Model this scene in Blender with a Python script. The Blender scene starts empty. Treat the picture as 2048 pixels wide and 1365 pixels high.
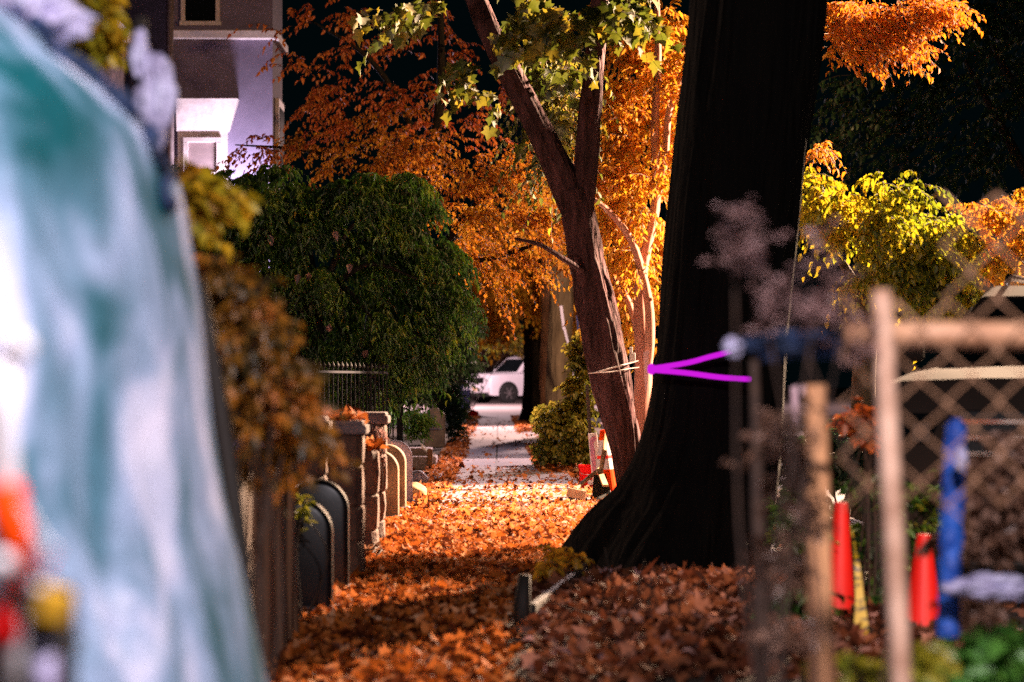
import bpy, bmesh, math, random
import numpy as np
from mathutils import Vector, Matrix, noise as mnoise

random.seed(11)
RNG = np.random.default_rng(11)
sc = bpy.context.scene
COL = sc.collection
R = math.radians
PI = math.pi

# ------------------------------------------------------------------ camera frame
F_PX = 5690.0          # 100 mm lens on a 36 mm sensor, measured on the 2048 px wide photograph
VX, VY = 998.0, 763.0  # vanishing point of the pavement
CAM_H = 1.0

def W(px, py, Y):
    """the point at distance Y whose direction was measured on the photograph"""
    return Vector(((px - VX) * Y / F_PX, Y, CAM_H - (py - VY) * Y / F_PX))

def ground_z(y):
    t = min(max((y - 70.0) / 42.0, 0.0), 1.0)
    return 0.13 * t * t * (3 - 2 * t)

# ------------------------------------------------------------------ object helpers
def link(o, parent=None):
    COL.objects.link(o)
    if parent is not None:
        o.parent = parent
        o.matrix_parent_inverse = Matrix.Translation(-parent.location)
    return o

def tag(o, label=None, cat=None, group=None, kind=None):
    if label: o['label'] = label
    if cat: o['category'] = cat
    if group: o['group'] = group
    if kind: o['kind'] = kind
    return o

def thing(name, label, cat, loc, group=None):
    o = bpy.data.objects.new(name, None)
    o.location = Vector(loc)
    COL.objects.link(o)
    return tag(o, label, cat, group)

class MB:
    """collects faces with material slots, links them as one mesh"""
    def __init__(self):
        self.v, self.f, self.m = [], [], []
    def add(self, verts, faces, mi=0):
        b = len(self.v)
        self.v.extend(tuple(p) for p in verts)
        self.f.extend(tuple(b + i for i in fc) for fc in faces)
        self.m.extend([mi] * len(faces))
        return self
    def box(self, c, s, rot=None, mi=0, taper=1.0):
        c = Vector(c); hx, hy, hz = s[0] / 2, s[1] / 2, s[2] / 2
        vs = []
        for z in (-hz, hz):
            k = taper if z > 0 else 1.0
            for x, y in ((-hx, -hy), (hx, -hy), (hx, hy), (-hx, hy)):
                p = Vector((x * k, y * k, z))
                if rot is not None: p = rot @ p
                vs.append(c + p)
        return self.add(vs, [(3, 2, 1, 0), (4, 5, 6, 7), (0, 1, 5, 4), (1, 2, 6, 5), (2, 3, 7, 6), (3, 0, 4, 7)], mi)
    def bar(self, a, b, w, d=None, mi=0):
        a, b = Vector(a), Vector(b); d = d or w
        q = (b - a).to_track_quat('Z', 'Y').to_matrix()
        return self.box((a + b) / 2, (w, d, (b - a).length), q, mi)
    def tube(self, pts, radii, n=8, mi=0, disp=None, cap=True):
        pts = [Vector(p) for p in pts]
        if not hasattr(radii, '__len__'): radii = [radii] * len(pts)
        vs, fs = [], []
        t0 = (pts[1] - pts[0]).normalized()
        u = t0.orthogonal().normalized()
        for i, p in enumerate(pts):
            t = ((pts[min(i + 1, len(pts) - 1)] - pts[max(i - 1, 0)])).normalized()
            u = (u - t * u.dot(t)).normalized(); w = t.cross(u)
            for j in range(n):
                a = 2 * PI * j / n
                r = radii[i]
                if disp: r = r * disp(a, i / (len(pts) - 1), p)
                vs.append(p + (u * math.cos(a) + w * math.sin(a)) * r)
        for i in range(len(pts) - 1):
            for j in range(n):
                k = (j + 1) % n
                fs.append((i * n + j, i * n + k, (i + 1) * n + k, (i + 1) * n + j))
        if cap:
            fs.append(tuple(range(n - 1, -1, -1)))
            e = (len(pts) - 1) * n
            fs.append(tuple(e + j for j in range(n)))
        return self.add(vs, fs, mi)
    def lathe(self, c, prof, n=24, mi=0, axis=None):
        c = Vector(c); q = axis.to_track_quat('Z', 'Y').to_matrix() if axis is not None else None
        vs, fs = [], []
        for r, z in prof:
            for j in range(n):
                a = 2 * PI * j / n
                p = Vector((r * math.cos(a), r * math.sin(a), z))
                if q is not None: p = q @ p
                vs.append(c + p)
        for i in range(len(prof) - 1):
            for j in range(n):
                k = (j + 1) % n
                fs.append((i * n + j, i * n + k, (i + 1) * n + k, (i + 1) * n + j))
        fs.append(tuple(range(n - 1, -1, -1))); e = (len(prof) - 1) * n
        fs.append(tuple(e + j for j in range(n)))
        return self.add(vs, fs, mi)
    def prism(self, poly, vec, mi=0):
        poly = [Vector(p) for p in poly]; vec = Vector(vec); n = len(poly)
        vs = poly + [p + vec for p in poly]
        fs = [tuple(range(n)), tuple(range(2 * n - 1, n - 1, -1))]
        fs += [(i, i + n, (i + 1) % n + n, (i + 1) % n) for i in range(n)]
        return self.add(vs, fs, mi)
    def build(self, name, mats, parent=None, smooth=False, bevel=0, sub=0, loc=None):
        me = bpy.data.meshes.new(name)
        off = Vector(loc) if loc is not None else Vector((0, 0, 0))
        me.from_pydata([tuple(Vector(p) - off) for p in self.v], [], self.f)
        if not isinstance(mats, (list, tuple)): mats = [mats]
        for m in mats: me.materials.append(m)
        me.polygons.foreach_set('material_index', self.m)
        bm = bmesh.new(); bm.from_mesh(me)
        bmesh.ops.recalc_face_normals(bm, faces=bm.faces)
        bm.to_mesh(me); bm.free()
        if smooth: me.polygons.foreach_set('use_smooth', [True] * len(me.polygons))
        o = bpy.data.objects.new(name, me)
        o.location = off
        link(o, parent)
        if parent is not None:
            o.matrix_parent_inverse = Matrix.Translation(-parent.location)
        if bevel:
            b = o.modifiers.new('bevel', 'BEVEL'); b.width = bevel; b.segments = 2; b.limit_method = 'ANGLE'
        if sub:
            s = o.modifiers.new('sub', 'SUBSURF'); s.levels = sub; s.render_levels = sub
        return o

def np_obj(name, verts, groups, mats, parent=None):
    """groups: list of (int array F x k, material index)"""
    me = bpy.data.meshes.new(name)
    verts = np.asarray(verts, dtype=np.float32)
    me.vertices.add(len(verts)); me.vertices.foreach_set('co', verts.ravel())
    loops = np.concatenate([g.ravel() for g, _ in groups]).astype(np.int32)
    starts, totals, mi, off = [], [], [], 0
    for g, m in groups:
        f, k = g.shape
        starts.append(off + np.arange(f) * k); totals.append(np.full(f, k)); mi.append(np.full(f, m)); off += f * k
    me.loops.add(len(loops)); me.loops.foreach_set('vertex_index', loops)
    st = np.concatenate(starts).astype(np.int32)
    me.polygons.add(len(st)); me.polygons.foreach_set('loop_start', st)
    me.polygons.foreach_set('material_index', np.concatenate(mi).astype(np.int32))
    for m in mats: me.materials.append(m)
    me.update(calc_edges=True); me.validate()
    o = bpy.data.objects.new(name, me)
    return link(o, parent)

# ------------------------------------------------------------------ materials
def new_mat(name):
    m = bpy.data.materials.new(name); m.use_nodes = True
    nt = m.node_tree; nt.nodes.clear()
    out = nt.nodes.new('ShaderNodeOutputMaterial')
    return m, nt, out

def ramp(nt, stops, interp='LINEAR'):
    r = nt.nodes.new('ShaderNodeValToRGB'); r.color_ramp.interpolation = interp
    els = r.color_ramp.elements
    while len(els) > 1: els.remove(els[-1])
    els[0].position = stops[0][0]; els[0].color = (*stops[0][1], 1)
    for p, c in stops[1:]:
        e = els.new(p); e.color = (*c, 1)
    return r

def surf(name, c1, c2=None, rough=0.7, scale=6.0, stretch=(1, 1, 1), bump=0.3, bump_scale=None, bump_dist=0.01, metal=0.0, spec=0.5, lo=0.35, hi=0.65):
    m, nt, out = new_mat(name)
    b = nt.nodes.new('ShaderNodeBsdfPrincipled')
    nt.links.new(b.outputs[0], out.inputs[0])
    c2 = c2 or tuple(x * 0.7 for x in c1)
    tc = nt.nodes.new('ShaderNodeTexCoord'); mp = nt.nodes.new('ShaderNodeMapping')
    mp.inputs['Scale'].default_value = stretch
    nt.links.new(tc.outputs['Object'], mp.inputs[0])
    n = nt.nodes.new('ShaderNodeTexNoise'); n.inputs['Scale'].default_value = scale; n.inputs['Detail'].default_value = 6
    n.inputs['Roughness'].default_value = 0.62
    nt.links.new(mp.outputs[0], n.inputs['Vector'])
    r = ramp(nt, [(lo, c2), (hi, c1)])
    nt.links.new(n.outputs[0], r.inputs[0]); nt.links.new(r.outputs[0], b.inputs['Base Color'])
    b.inputs['Roughness'].default_value = rough; b.inputs['Metallic'].default_value = metal
    b.inputs['Specular IOR Level'].default_value = spec
    if bump:
        n2 = nt.nodes.new('ShaderNodeTexNoise'); n2.inputs['Scale'].default_value = bump_scale or scale * 4; n2.inputs['Detail'].default_value = 5
        nt.links.new(mp.outputs[0], n2.inputs['Vector'])
        bp = nt.nodes.new('ShaderNodeBump'); bp.inputs['Strength'].default_value = bump; bp.inputs['Distance'].default_value = bump_dist
        nt.links.new(n2.outputs[0], bp.inputs['Height']); nt.links.new(bp.outputs[0], b.inputs['Normal'])
    return m

def leafmat(name, stops, trans=0.45, rough=0.5, clump=1.2, clump_amt=0.45, gloss=0.06):
    """each leaf its own hue (random per island) mixed with broad drifts of hue"""
    m, nt, out = new_mat(name)
    g = nt.nodes.new('ShaderNodeNewGeometry'); tc = nt.nodes.new('ShaderNodeTexCoord')
    n = nt.nodes.new('ShaderNodeTexNoise'); n.inputs['Scale'].default_value = clump; n.inputs['Detail'].default_value = 2
    nt.links.new(tc.outputs['Object'], n.inputs['Vector'])
    mr = nt.nodes.new('ShaderNodeMapRange'); mr.inputs[1].default_value = 0.3; mr.inputs[2].default_value = 0.7
    nt.links.new(n.outputs[0], mr.inputs[0])
    mx = nt.nodes.new('ShaderNodeMix'); mx.data_type = 'FLOAT'; mx.inputs[0].default_value = clump_amt
    nt.links.new(g.outputs['Random Per Island'], mx.inputs[2]); nt.links.new(mr.outputs[0], mx.inputs[3])
    r = ramp(nt, stops); nt.links.new(mx.outputs[0], r.inputs[0])
    fine = nt.nodes.new('ShaderNodeTexNoise'); fine.inputs['Scale'].default_value = 60; nt.links.new(tc.outputs['Object'], fine.inputs['Vector'])
    hs = nt.nodes.new('ShaderNodeHueSaturation'); nt.links.new(r.outputs[0], hs.inputs['Color'])
    mv = nt.nodes.new('ShaderNodeMapRange'); mv.inputs[3].default_value = 0.7; mv.inputs[4].default_value = 1.3
    nt.links.new(fine.outputs[0], mv.inputs[0]); nt.links.new(mv.outputs[0], hs.inputs['Value'])
    d = nt.nodes.new('ShaderNodeBsdfDiffuse'); t = nt.nodes.new('ShaderNodeBsdfTranslucent'); gl = nt.nodes.new('ShaderNodeBsdfGlossy')
    gl.inputs['Roughness'].default_value = rough
    nt.links.new(hs.outputs[0], d.inputs[0]); nt.links.new(hs.outputs[0], t.inputs[0])
    m1 = nt.nodes.new('ShaderNodeMixShader'); m1.inputs[0].default_value = trans
    nt.links.new(d.outputs[0], m1.inputs[1]); nt.links.new(t.outputs[0], m1.inputs[2])
    m2 = nt.nodes.new('ShaderNodeMixShader'); m2.inputs[0].default_value = gloss
    nt.links.new(m1.outputs[0], m2.inputs[1]); nt.links.new(gl.outputs[0], m2.inputs[2])
    nt.links.new(m2.outputs[0], out.inputs[0])
    return m

def bark(name, c1, c2, scale=9.0, bump=0.9, dist=0.03, rough=0.9):
    m, nt, out = new_mat(name)
    b = nt.nodes.new('ShaderNodeBsdfPrincipled'); nt.links.new(b.outputs[0], out.inputs[0])
    b.inputs['Roughness'].default_value = rough; b.inputs['Specular IOR Level'].default_value = 0.15
    tc = nt.nodes.new('ShaderNodeTexCoord'); mp = nt.nodes.new('ShaderNodeMapping'); mp.inputs['Scale'].default_value = (1, 1, 0.14)
    nt.links.new(tc.outputs['Object'], mp.inputs[0])
    warp = nt.nodes.new('ShaderNodeTexNoise'); warp.inputs['Scale'].default_value = 2.5
    nt.links.new(mp.outputs[0], warp.inputs['Vector'])
    v = nt.nodes.new('ShaderNodeTexVoronoi'); v.inputs['Scale'].default_value = scale * 2; v.feature = 'DISTANCE_TO_EDGE'
    mxv = nt.nodes.new('ShaderNodeMix'); mxv.data_type = 'RGBA'; mxv.inputs[0].default_value = 0.25
    nt.links.new(mp.outputs[0], mxv.inputs[6]); nt.links.new(warp.outputs['Color'], mxv.inputs[7])
    nt.links.new(mxv.outputs[2], v.inputs['Vector'])
    n = nt.nodes.new('ShaderNodeTexNoise'); n.inputs['Scale'].default_value = scale; n.inputs['Detail'].default_value = 7; n.inputs['Roughness'].default_value = .7
    nt.links.new(mp.outputs[0], n.inputs['Vector'])
    r = ramp(nt, [(0.32, c2), (0.68, c1)]); nt.links.new(n.outputs[0], r.inputs[0]); nt.links.new(r.outputs[0], b.inputs['Base Color'])
    ad = nt.nodes.new('ShaderNodeMath'); ad.operation = 'ADD'
    nt.links.new(v.outputs['Distance'], ad.inputs[0]); nt.links.new(n.outputs[0], ad.inputs[1])
    bp = nt.nodes.new('ShaderNodeBump'); bp.inputs['Strength'].default_value = bump; bp.inputs['Distance'].default_value = dist
    nt.links.new(ad.outputs[0], bp.inputs['Height']); nt.links.new(bp.outputs[0], b.inputs['Normal'])
    return m

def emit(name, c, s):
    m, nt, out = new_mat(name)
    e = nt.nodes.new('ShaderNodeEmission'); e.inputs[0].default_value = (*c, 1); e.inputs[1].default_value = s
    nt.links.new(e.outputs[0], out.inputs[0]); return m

M = {}
M['soil'] = surf('soil', (.055, .035, .02), (.02, .013, .008), .95, 5, bump=.8, bump_scale=40, bump_dist=.02)
M['asphalt'] = surf('asphalt', (.32, .25, .24), (.22, .17, .17), .85, 2, bump=.3, bump_scale=120, bump_dist=.004)
M['street'] = surf('street', (.06, .055, .055), (.035, .03, .03), .8, 2, bump=.4, bump_scale=90, bump_dist=.006)
M['stone'] = surf('rough_brownstone', (.20, .095, .055), (.075, .035, .025), .85, 9, bump=1, bump_scale=22, bump_dist=.02)
M['stonecap'] = surf('grey_capstone', (.27, .20, .20), (.13, .09, .09), .8, 8, bump=.8, bump_scale=30, bump_dist=.01)
M['tan'] = surf('tan_sandstone', (.34, .21, .10), (.12, .07, .035), .75, 4, bump=.5, bump_scale=40, bump_dist=.006)
M['palestone'] = surf('pale_lavender_stone', (.42, .36, .42), (.25, .2, .25), .7, 6, bump=.4, bump_scale=40, bump_dist=.006)
M['blackpaint'] = surf('black_gloss_paint', (.006, .006, .009), (.003, .003, .004), .3, 9, bump=.08, bump_scale=60, bump_dist=.002, spec=.5)
M['iron'] = surf('black_iron', (.008, .008, .009), (.004, .004, .005), .6, 15, bump=.2, bump_dist=.002, spec=.15)
M['plank'] = surf('weathered_planks', (.22, .10, .045), (.08, .035, .018), .8, 5, (1, 1, .12), bump=.8, bump_scale=30, bump_dist=.006)
M['darkwood'] = surf('dark_wet_wood', (.02, .012, .008), (.008, .006, .004), .7, 8, (1, 1, .2), bump=.8, bump_dist=.006)
M['woodhandle'] = surf('worn_wood', (.45, .28, .15), (.25, .14, .07), .6, 8, (1, 1, .2), bump=.3, bump_dist=.003)
M['stakewood'] = surf('pale_split_wood', (.75, .36, .16), (.34, .14, .06), .75, 9, (3, 3, .25), bump=.8, bump_scale=24, bump_dist=.006)
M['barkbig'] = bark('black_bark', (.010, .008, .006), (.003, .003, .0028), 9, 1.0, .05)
M['barkv'] = bark('furrowed_bark', (.085, .038, .042), (.014, .007, .007), 14, 1.0, .04)
M['barkpink'] = bark('smooth_reddish_bark', (.42, .22, .16), (.22, .09, .07), 9, .4, .01)
M['barkdark'] = bark('dark_bark', (.030, .025, .02), (.012, .01, .009), 9, 1.0, .04)
M['barkbrown'] = bark('brown_bark', (.20, .11, .055), (.06, .03, .016), 10, 1.0, .04)
M['barkgrey'] = bark('grey_bark', (.15, .115, .085), (.05, .036, .026), 10, 1.0, .04)
M['twig'] = surf('twig', (.07, .035, .02), (.03, .015, .01), .8, 20, bump=0)
M['wall'] = surf('lavender_stucco', (.20, .165, .26), (.155, .125, .205), .9, 3, bump=.5, bump_scale=90, bump_dist=.006)
M['trim'] = surf('white_painted_trim', (.72, .62, .62), (.55, .46, .46), .7, 9, bump=.5, bump_scale=30, bump_dist=.006)
M['brownwall'] = surf('brown_shingles', (.16, .09, .07), (.06, .035, .03), .9, 8, bump=.6, bump_dist=.01)
M['pipe'] = surf('grey_pipe', (.22, .17, .17), (.14, .1, .1), .5, 9, bump=.1)
M['blind'] = surf('window_blind', (.30, .22, .22), (.24, .17, .18), .6, 30, (.2, .2, 4), bump=.1)
M['darkglass'] = surf('dark_glass', (.006, .008, .01), (.004, .005, .006), .06, 2, bump=0, spec=.6)
M['carwhite'] = surf('white_car_paint', (.70, .64, .70), (.66, .60, .66), .25, 2, bump=0, spec=.6)
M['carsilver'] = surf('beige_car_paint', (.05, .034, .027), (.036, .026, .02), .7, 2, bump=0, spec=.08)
M['tyre'] = surf('tyre_rubber', (.015, .014, .014), (.01, .01, .01), .8, 30, bump=.2)
M['rim'] = surf('grey_alloy', (.30, .26, .27), (.22, .2, .2), .4, 9, bump=0, metal=.6)
M['chrome'] = surf('chrome', (.8, .75, .75), (.7, .65, .65), .15, 9, bump=0, metal=1)
M['lampglass'] = surf('headlight_glass', (.85, .85, .88), (.75, .75, .8), .1, 9, bump=0)
M['blackplastic'] = surf('black_plastic', (.012, .012, .012), (.008, .008, .008), .5, 20, bump=.1)
M['plate'] = surf('orange_white_plate', (.75, .5, .3), (.7, .42, .25), .5, 30, bump=0)
M['red'] = surf('red_plastic', (.72, .006, .006), (.6, .005, .005), .6, 5, bump=.1, spec=.1)
M['cone'] = surf('red_orange_cone_vinyl', (.95, .016, .008), (.82, .012, .008), .5, 4, bump=.2, bump_scale=30, bump_dist=.003)
M['orange'] = surf('orange_plastic', (.80, .065, .002), (.7, .04, .002), .7, 5, bump=.1, spec=.05)
M['white'] = surf('white_plastic', (.8, .76, .78), (.7, .66, .68), .4, 6, bump=.15)
M['mauve'] = surf('mauve_print', (.30, .12, .20), (.20, .07, .13), .6, 9, bump=0)
M['yellow'] = surf('yellow_plastic', (.75, .42, .02), (.65, .35, .02), .45, 6, bump=.1)
M['bluepost'] = surf('pale_blue_metal', (.36, .36, .62), (.28, .28, .52), .5, 7, bump=.1)
M['bluetarp'] = surf('bright_blue_tarp', (.03, .16, .72), (.015, .05, .30), .45, 14, bump=1, bump_scale=25, bump_dist=.02)
M['navycloth'] = surf('navy_cloth', (.02, .045, .13), (.006, .015, .04), .8, 18, bump=1, bump_scale=40, bump_dist=.02)
M['whitecloth'] = surf('lavender_white_plastic_sheet', (.62, .60, .82), (.35, .3, .48), .35, 14, bump=1, bump_scale=30, bump_dist=.02)
M['galv'] = surf('peach_pipe_leaf_shadow', (.74, .47, .33), (.34, .17, .10), .55, 11, bump=.3, bump_scale=30, bump_dist=.004, metal=.0)  # dark mottle deepened to paint leaf-shadow blotches onto the fence post
M['railpipe'] = surf('rusty_tan_pipe', (.62, .34, .19), (.42, .20, .10), .55, 11, bump=.4, bump_dist=.004)
M['wire'] = surf('rusty_wire', (.50, .27, .15), (.32, .16, .08), .5, 30, bump=.1)
M['string'] = surf('white_string', (.8, .75, .72), (.7, .62, .6), .7, 30, bump=.1)
M['magenta'] = emit('magenta_added_glow', (.66, .012, .76), 1.0)  # bright tape, no lamp: its glow is put in as emission
M['pink'] = surf('pinkish_ribbon', (.8, .55, .58), (.7, .42, .46), .6, 20, bump=.2)

# concrete pavement: slabs, joints, stains
def concrete():
    m, nt, out = new_mat('concrete_pavement')
    b = nt.nodes.new('ShaderNodeBsdfPrincipled'); nt.links.new(b.outputs[0], out.inputs[0]); b.inputs['Roughness'].default_value = .8
    tc = nt.nodes.new('ShaderNodeTexCoord')
    n = nt.nodes.new('ShaderNodeTexNoise'); n.inputs['Scale'].default_value = 1.3; n.inputs['Detail'].default_value = 8; n.inputs['Roughness'].default_value = .7
    nt.links.new(tc.outputs['Object'], n.inputs['Vector'])
    r = ramp(nt, [(.3, (.24, .19, .2)), (.7, (.46, .40, .44))]); nt.links.new(n.outputs[0], r.inputs[0])
    sx = nt.nodes.new('ShaderNodeSeparateXYZ'); nt.links.new(tc.outputs['Object'], sx.inputs[0])
    def joint(axis, period, off, w):
        a = nt.nodes.new('ShaderNodeMath'); a.operation = 'ADD'; a.inputs[1].default_value = off; nt.links.new(sx.outputs[axis], a.inputs[0])
        p = nt.nodes.new('ShaderNodeMath'); p.operation = 'PINGPONG'; p.inputs[1].default_value = period / 2; nt.links.new(a.outputs[0], p.inputs[0])
        l = nt.nodes.new('ShaderNodeMath'); l.operation = 'LESS_THAN'; l.inputs[1].default_value = w; nt.links.new(p.outputs[0], l.inputs[0]); return l
    j1, j2 = joint('X', 1.6, 0.03, .012), joint('Y', 1.5, .4, .03)
    mx = nt.nodes.new('ShaderNodeMath'); mx.operation = 'MAXIMUM'; nt.links.new(j1.outputs[0], mx.inputs[0]); nt.links.new(j2.outputs[0], mx.inputs[1])
    mc = nt.nodes.new('ShaderNodeMix'); mc.data_type = 'RGBA'; mc.inputs[7].default_value = (.05, .035, .035, 1)
    nt.links.new(mx.outputs[0], mc.inputs[0]); nt.links.new(r.outputs[0], mc.inputs[6]); nt.links.new(mc.outputs[2], b.inputs['Base Color'])
    n2 = nt.nodes.new('ShaderNodeTexNoise'); n2.inputs['Scale'].default_value = 60; nt.links.new(tc.outputs['Object'], n2.inputs['Vector'])
    sb = nt.nodes.new('ShaderNodeMath'); sb.operation = 'SUBTRACT'; nt.links.new(n2.outputs[0], sb.inputs[0]); nt.links.new(mx.outputs[0], sb.inputs[1])
    bp = nt.nodes.new('ShaderNodeBump'); bp.inputs['Strength'].default_value = .4; bp.inputs['Distance'].default_value = .006
    nt.links.new(sb.outputs[0], bp.inputs['Height']); nt.links.new(bp.outputs[0], b.inputs['Normal'])
    return m
M['concrete'] = concrete()

# tarp: thin pale plastic with teal see-through patches and creases
def tarpmat():
    m, nt, out = new_mat('pale_teal_tarp')
    b = nt.nodes.new('ShaderNodeBsdfPrincipled'); nt.links.new(b.outputs[0], out.inputs[0]); b.inputs['Roughness'].default_value = .85; b.inputs['Specular IOR Level'].default_value = .1
    tc = nt.nodes.new('ShaderNodeTexCoord'); mp = nt.nodes.new('ShaderNodeMapping')
    mp.inputs['Rotation'].default_value = (0, R(-14), 0); mp.inputs['Scale'].default_value = (2.7, 1.0, 1.5)
    nt.links.new(tc.outputs['Object'], mp.inputs[0])
    n = nt.nodes.new('ShaderNodeTexNoise'); n.inputs['Scale'].default_value = 2.0; n.inputs['Detail'].default_value = 3; n.inputs['Distortion'].default_value = .6
    nt.links.new(mp.outputs[0], n.inputs['Vector'])
    r = ramp(nt, [(.33, (.0, .08, .095)), (.43, (.075, .18, .25)), (.54, (.32, .42, .60)), (.66, (.82, .79, .96))]); nt.links.new(n.outputs[0], r.inputs[0])
    n3 = nt.nodes.new('ShaderNodeTexNoise'); n3.inputs['Scale'].default_value = 16; n3.inputs['Detail'].default_value = 6; nt.links.new(mp.outputs[0], n3.inputs['Vector'])
    mx = nt.nodes.new('ShaderNodeMix'); mx.data_type = 'RGBA'; mx.blend_type = 'OVERLAY'; mx.inputs[0].default_value = .3
    nt.links.new(r.outputs[0], mx.inputs[6]); nt.links.new(n3.outputs[0], mx.inputs[7]); nt.links.new(mx.outputs[2], b.inputs['Base Color'])
    bp = nt.nodes.new('ShaderNodeBump'); bp.inputs['Strength'].default_value = .3; bp.inputs['Distance'].default_value = .01
    nt.links.new(n3.outputs[0], bp.inputs['Height']); nt.links.new(bp.outputs[0], b.inputs['Normal'])
    return m
M['tarp'] = tarpmat()

OR = [(0, (.16, .035, .006)), (.35, (.46, .13, .008)), (.7, (.62, .24, .012)), (1, (.70, .38, .02))]
M['leaf_orange'] = leafmat('orange_autumn_leaf', OR)
M['leaf_red'] = leafmat('red_orange_leaf', [(0, (.20, .03, .008)), (.4, (.46, .085, .012)), (1, (.60, .19, .02))], clump_amt=.3)
M['leaf_gold'] = leafmat('gold_autumn_leaf', [(0, (.55, .16, .015)), (.4, (.72, .32, .02)), (1, (.75, .48, .03))])
M['leaf_yellow'] = leafmat('yellow_green_leaf', [(0, (.06, .10, .006)), (.35, (.26, .28, .010)), (.7, (.55, .40, .015)), (1, (.6, .28, .015))], clump_amt=.5)
M['leaf_maple'] = leafmat('green_yellow_broad_leaf', [(0, (.025, .042, .005)), (.5, (.065, .075, .007)), (.85, (.18, .13, .010)), (1, (.5, .31, .02))], trans=.35)
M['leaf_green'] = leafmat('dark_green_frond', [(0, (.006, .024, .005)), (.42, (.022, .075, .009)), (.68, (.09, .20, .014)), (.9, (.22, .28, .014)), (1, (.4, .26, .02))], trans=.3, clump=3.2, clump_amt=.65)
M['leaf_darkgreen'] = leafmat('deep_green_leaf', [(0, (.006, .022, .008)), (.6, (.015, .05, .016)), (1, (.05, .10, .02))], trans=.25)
M['leaf_ivy'] = leafmat('ivy_leaf', [(0, (.06, .11, .012)), (.4, (.22, .22, .02)), (1, (.55, .36, .04))], clump_amt=.5)
M['leaf_grass'] = leafmat('bright_green_leaf', [(0, (.03, .14, .02)), (.6, (.10, .28, .03)), (1, (.3, .38, .04))], trans=.3)
M['leaf_amber'] = leafmat('amber_shrub_leaf', [(0, (.02, .02, .004)), (.35, (.10, .06, .006)), (.62, (.42, .17, .008)), (.84, (.70, .22, .015)), (1, (.85, .34, .16))], clump=7, clump_amt=.6)
M['leaf_dry'] = leafmat('dry_pinkish_leaf', [(0, (.12, .055, .045)), (.5, (.30, .16, .14)), (1, (.56, .36, .35))], clump=5, clump_amt=.5)
M['leaf_brown'] = leafmat('dry_brown_leaf', [(0, (.10, .045, .025)), (.6, (.30, .15, .09)), (1, (.5, .3, .22))])
M['litter'] = leafmat('fallen_leaf', [(0, (.025, .008, .004)), (.27, (.13, .03, .010)), (.45, (.50, .13, .018)), (.75, (.66, .22, .06)), (.9, (.76, .40, .21)), (.96, (.78, .55, .38)), (1, (.78, .42, .02))], trans=.25, clump=.8, clump_amt=.2, gloss=.012, rough=.5)
M['litter_mauve'] = leafmat('damp_fallen_leaf', [(0, (.02, .008, .006)), (.35, (.12, .035, .018)), (.65, (.28, .10, .045)), (.88, (.36, .19, .16)), (.96, (.42, .28, .34)), (1, (.5, .33, .04))], trans=.2, clump=1.0, clump_amt=.2, gloss=.008, rough=.45)

# ------------------------------------------------------------------ leaves
def unit(a):
    return a / np.maximum(np.linalg.norm(a, axis=-1, keepdims=True), 1e-9)

OVATE = dict(v=[(0, 0, 0), (.28, .5, 1), (.62, .42, 1), (1, 0, 0), (.62, -.42, 1), (.28, -.5, 1), (.33, 0, 0), (.66, 0, 0)],
             q=[(0, 1, 2, 7), (0, 7, 4, 5)], t=[(7, 2, 3), (7, 3, 4)])
MAPLE = dict(v=[(.35, 0, 0), (0, 0, 0), (.02, .28, .4), (.12, .55, .9), (.36, .38, .6), (.58, .62, 1), (.66, .24, .4), (1, 0, 0), (.66, -.24, .4), (.58, -.62, 1), (.36, -.38, .6), (.12, -.55, .9), (.02, -.28, .4)],
             q=[], t=[(0, i, i + 1) for i in range(1, 12)] + [(0, 12, 1)])

def leaf_arrays(pos, d, n, size, width, fold=.18, curl=.15, shape=OVATE):
    d = unit(d); s = unit(np.cross(d, n)); u = np.cross(s, d)
    T = np.array(shape['v'], float); N = len(pos); K = len(T)
    size = np.broadcast_to(size, (N,)); curl = np.broadcast_to(curl, (N,)); fold = np.broadcast_to(fold, (N,))
    along, side, up = T[:, 0], T[:, 1] * width, T[:, 2]
    sz = size[:, None]
    z = up[None, :] * fold[:, None] - (along ** 2)[None, :] * curl[:, None]
    V = pos[:, None, :] + sz[..., None] * (along[None, :, None] * d[:, None, :] + side[None, :, None] * s[:, None, :] + z[..., None] * u[:, None, :])
    base = np.arange(N)[:, None, None] * K
    out = []
    for key, k in (('q', 4), ('t', 3)):
        if shape[key]:
            out.append((base + np.array(shape[key])[None]).reshape(-1, k))
    return V.reshape(-1, 3), out

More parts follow.
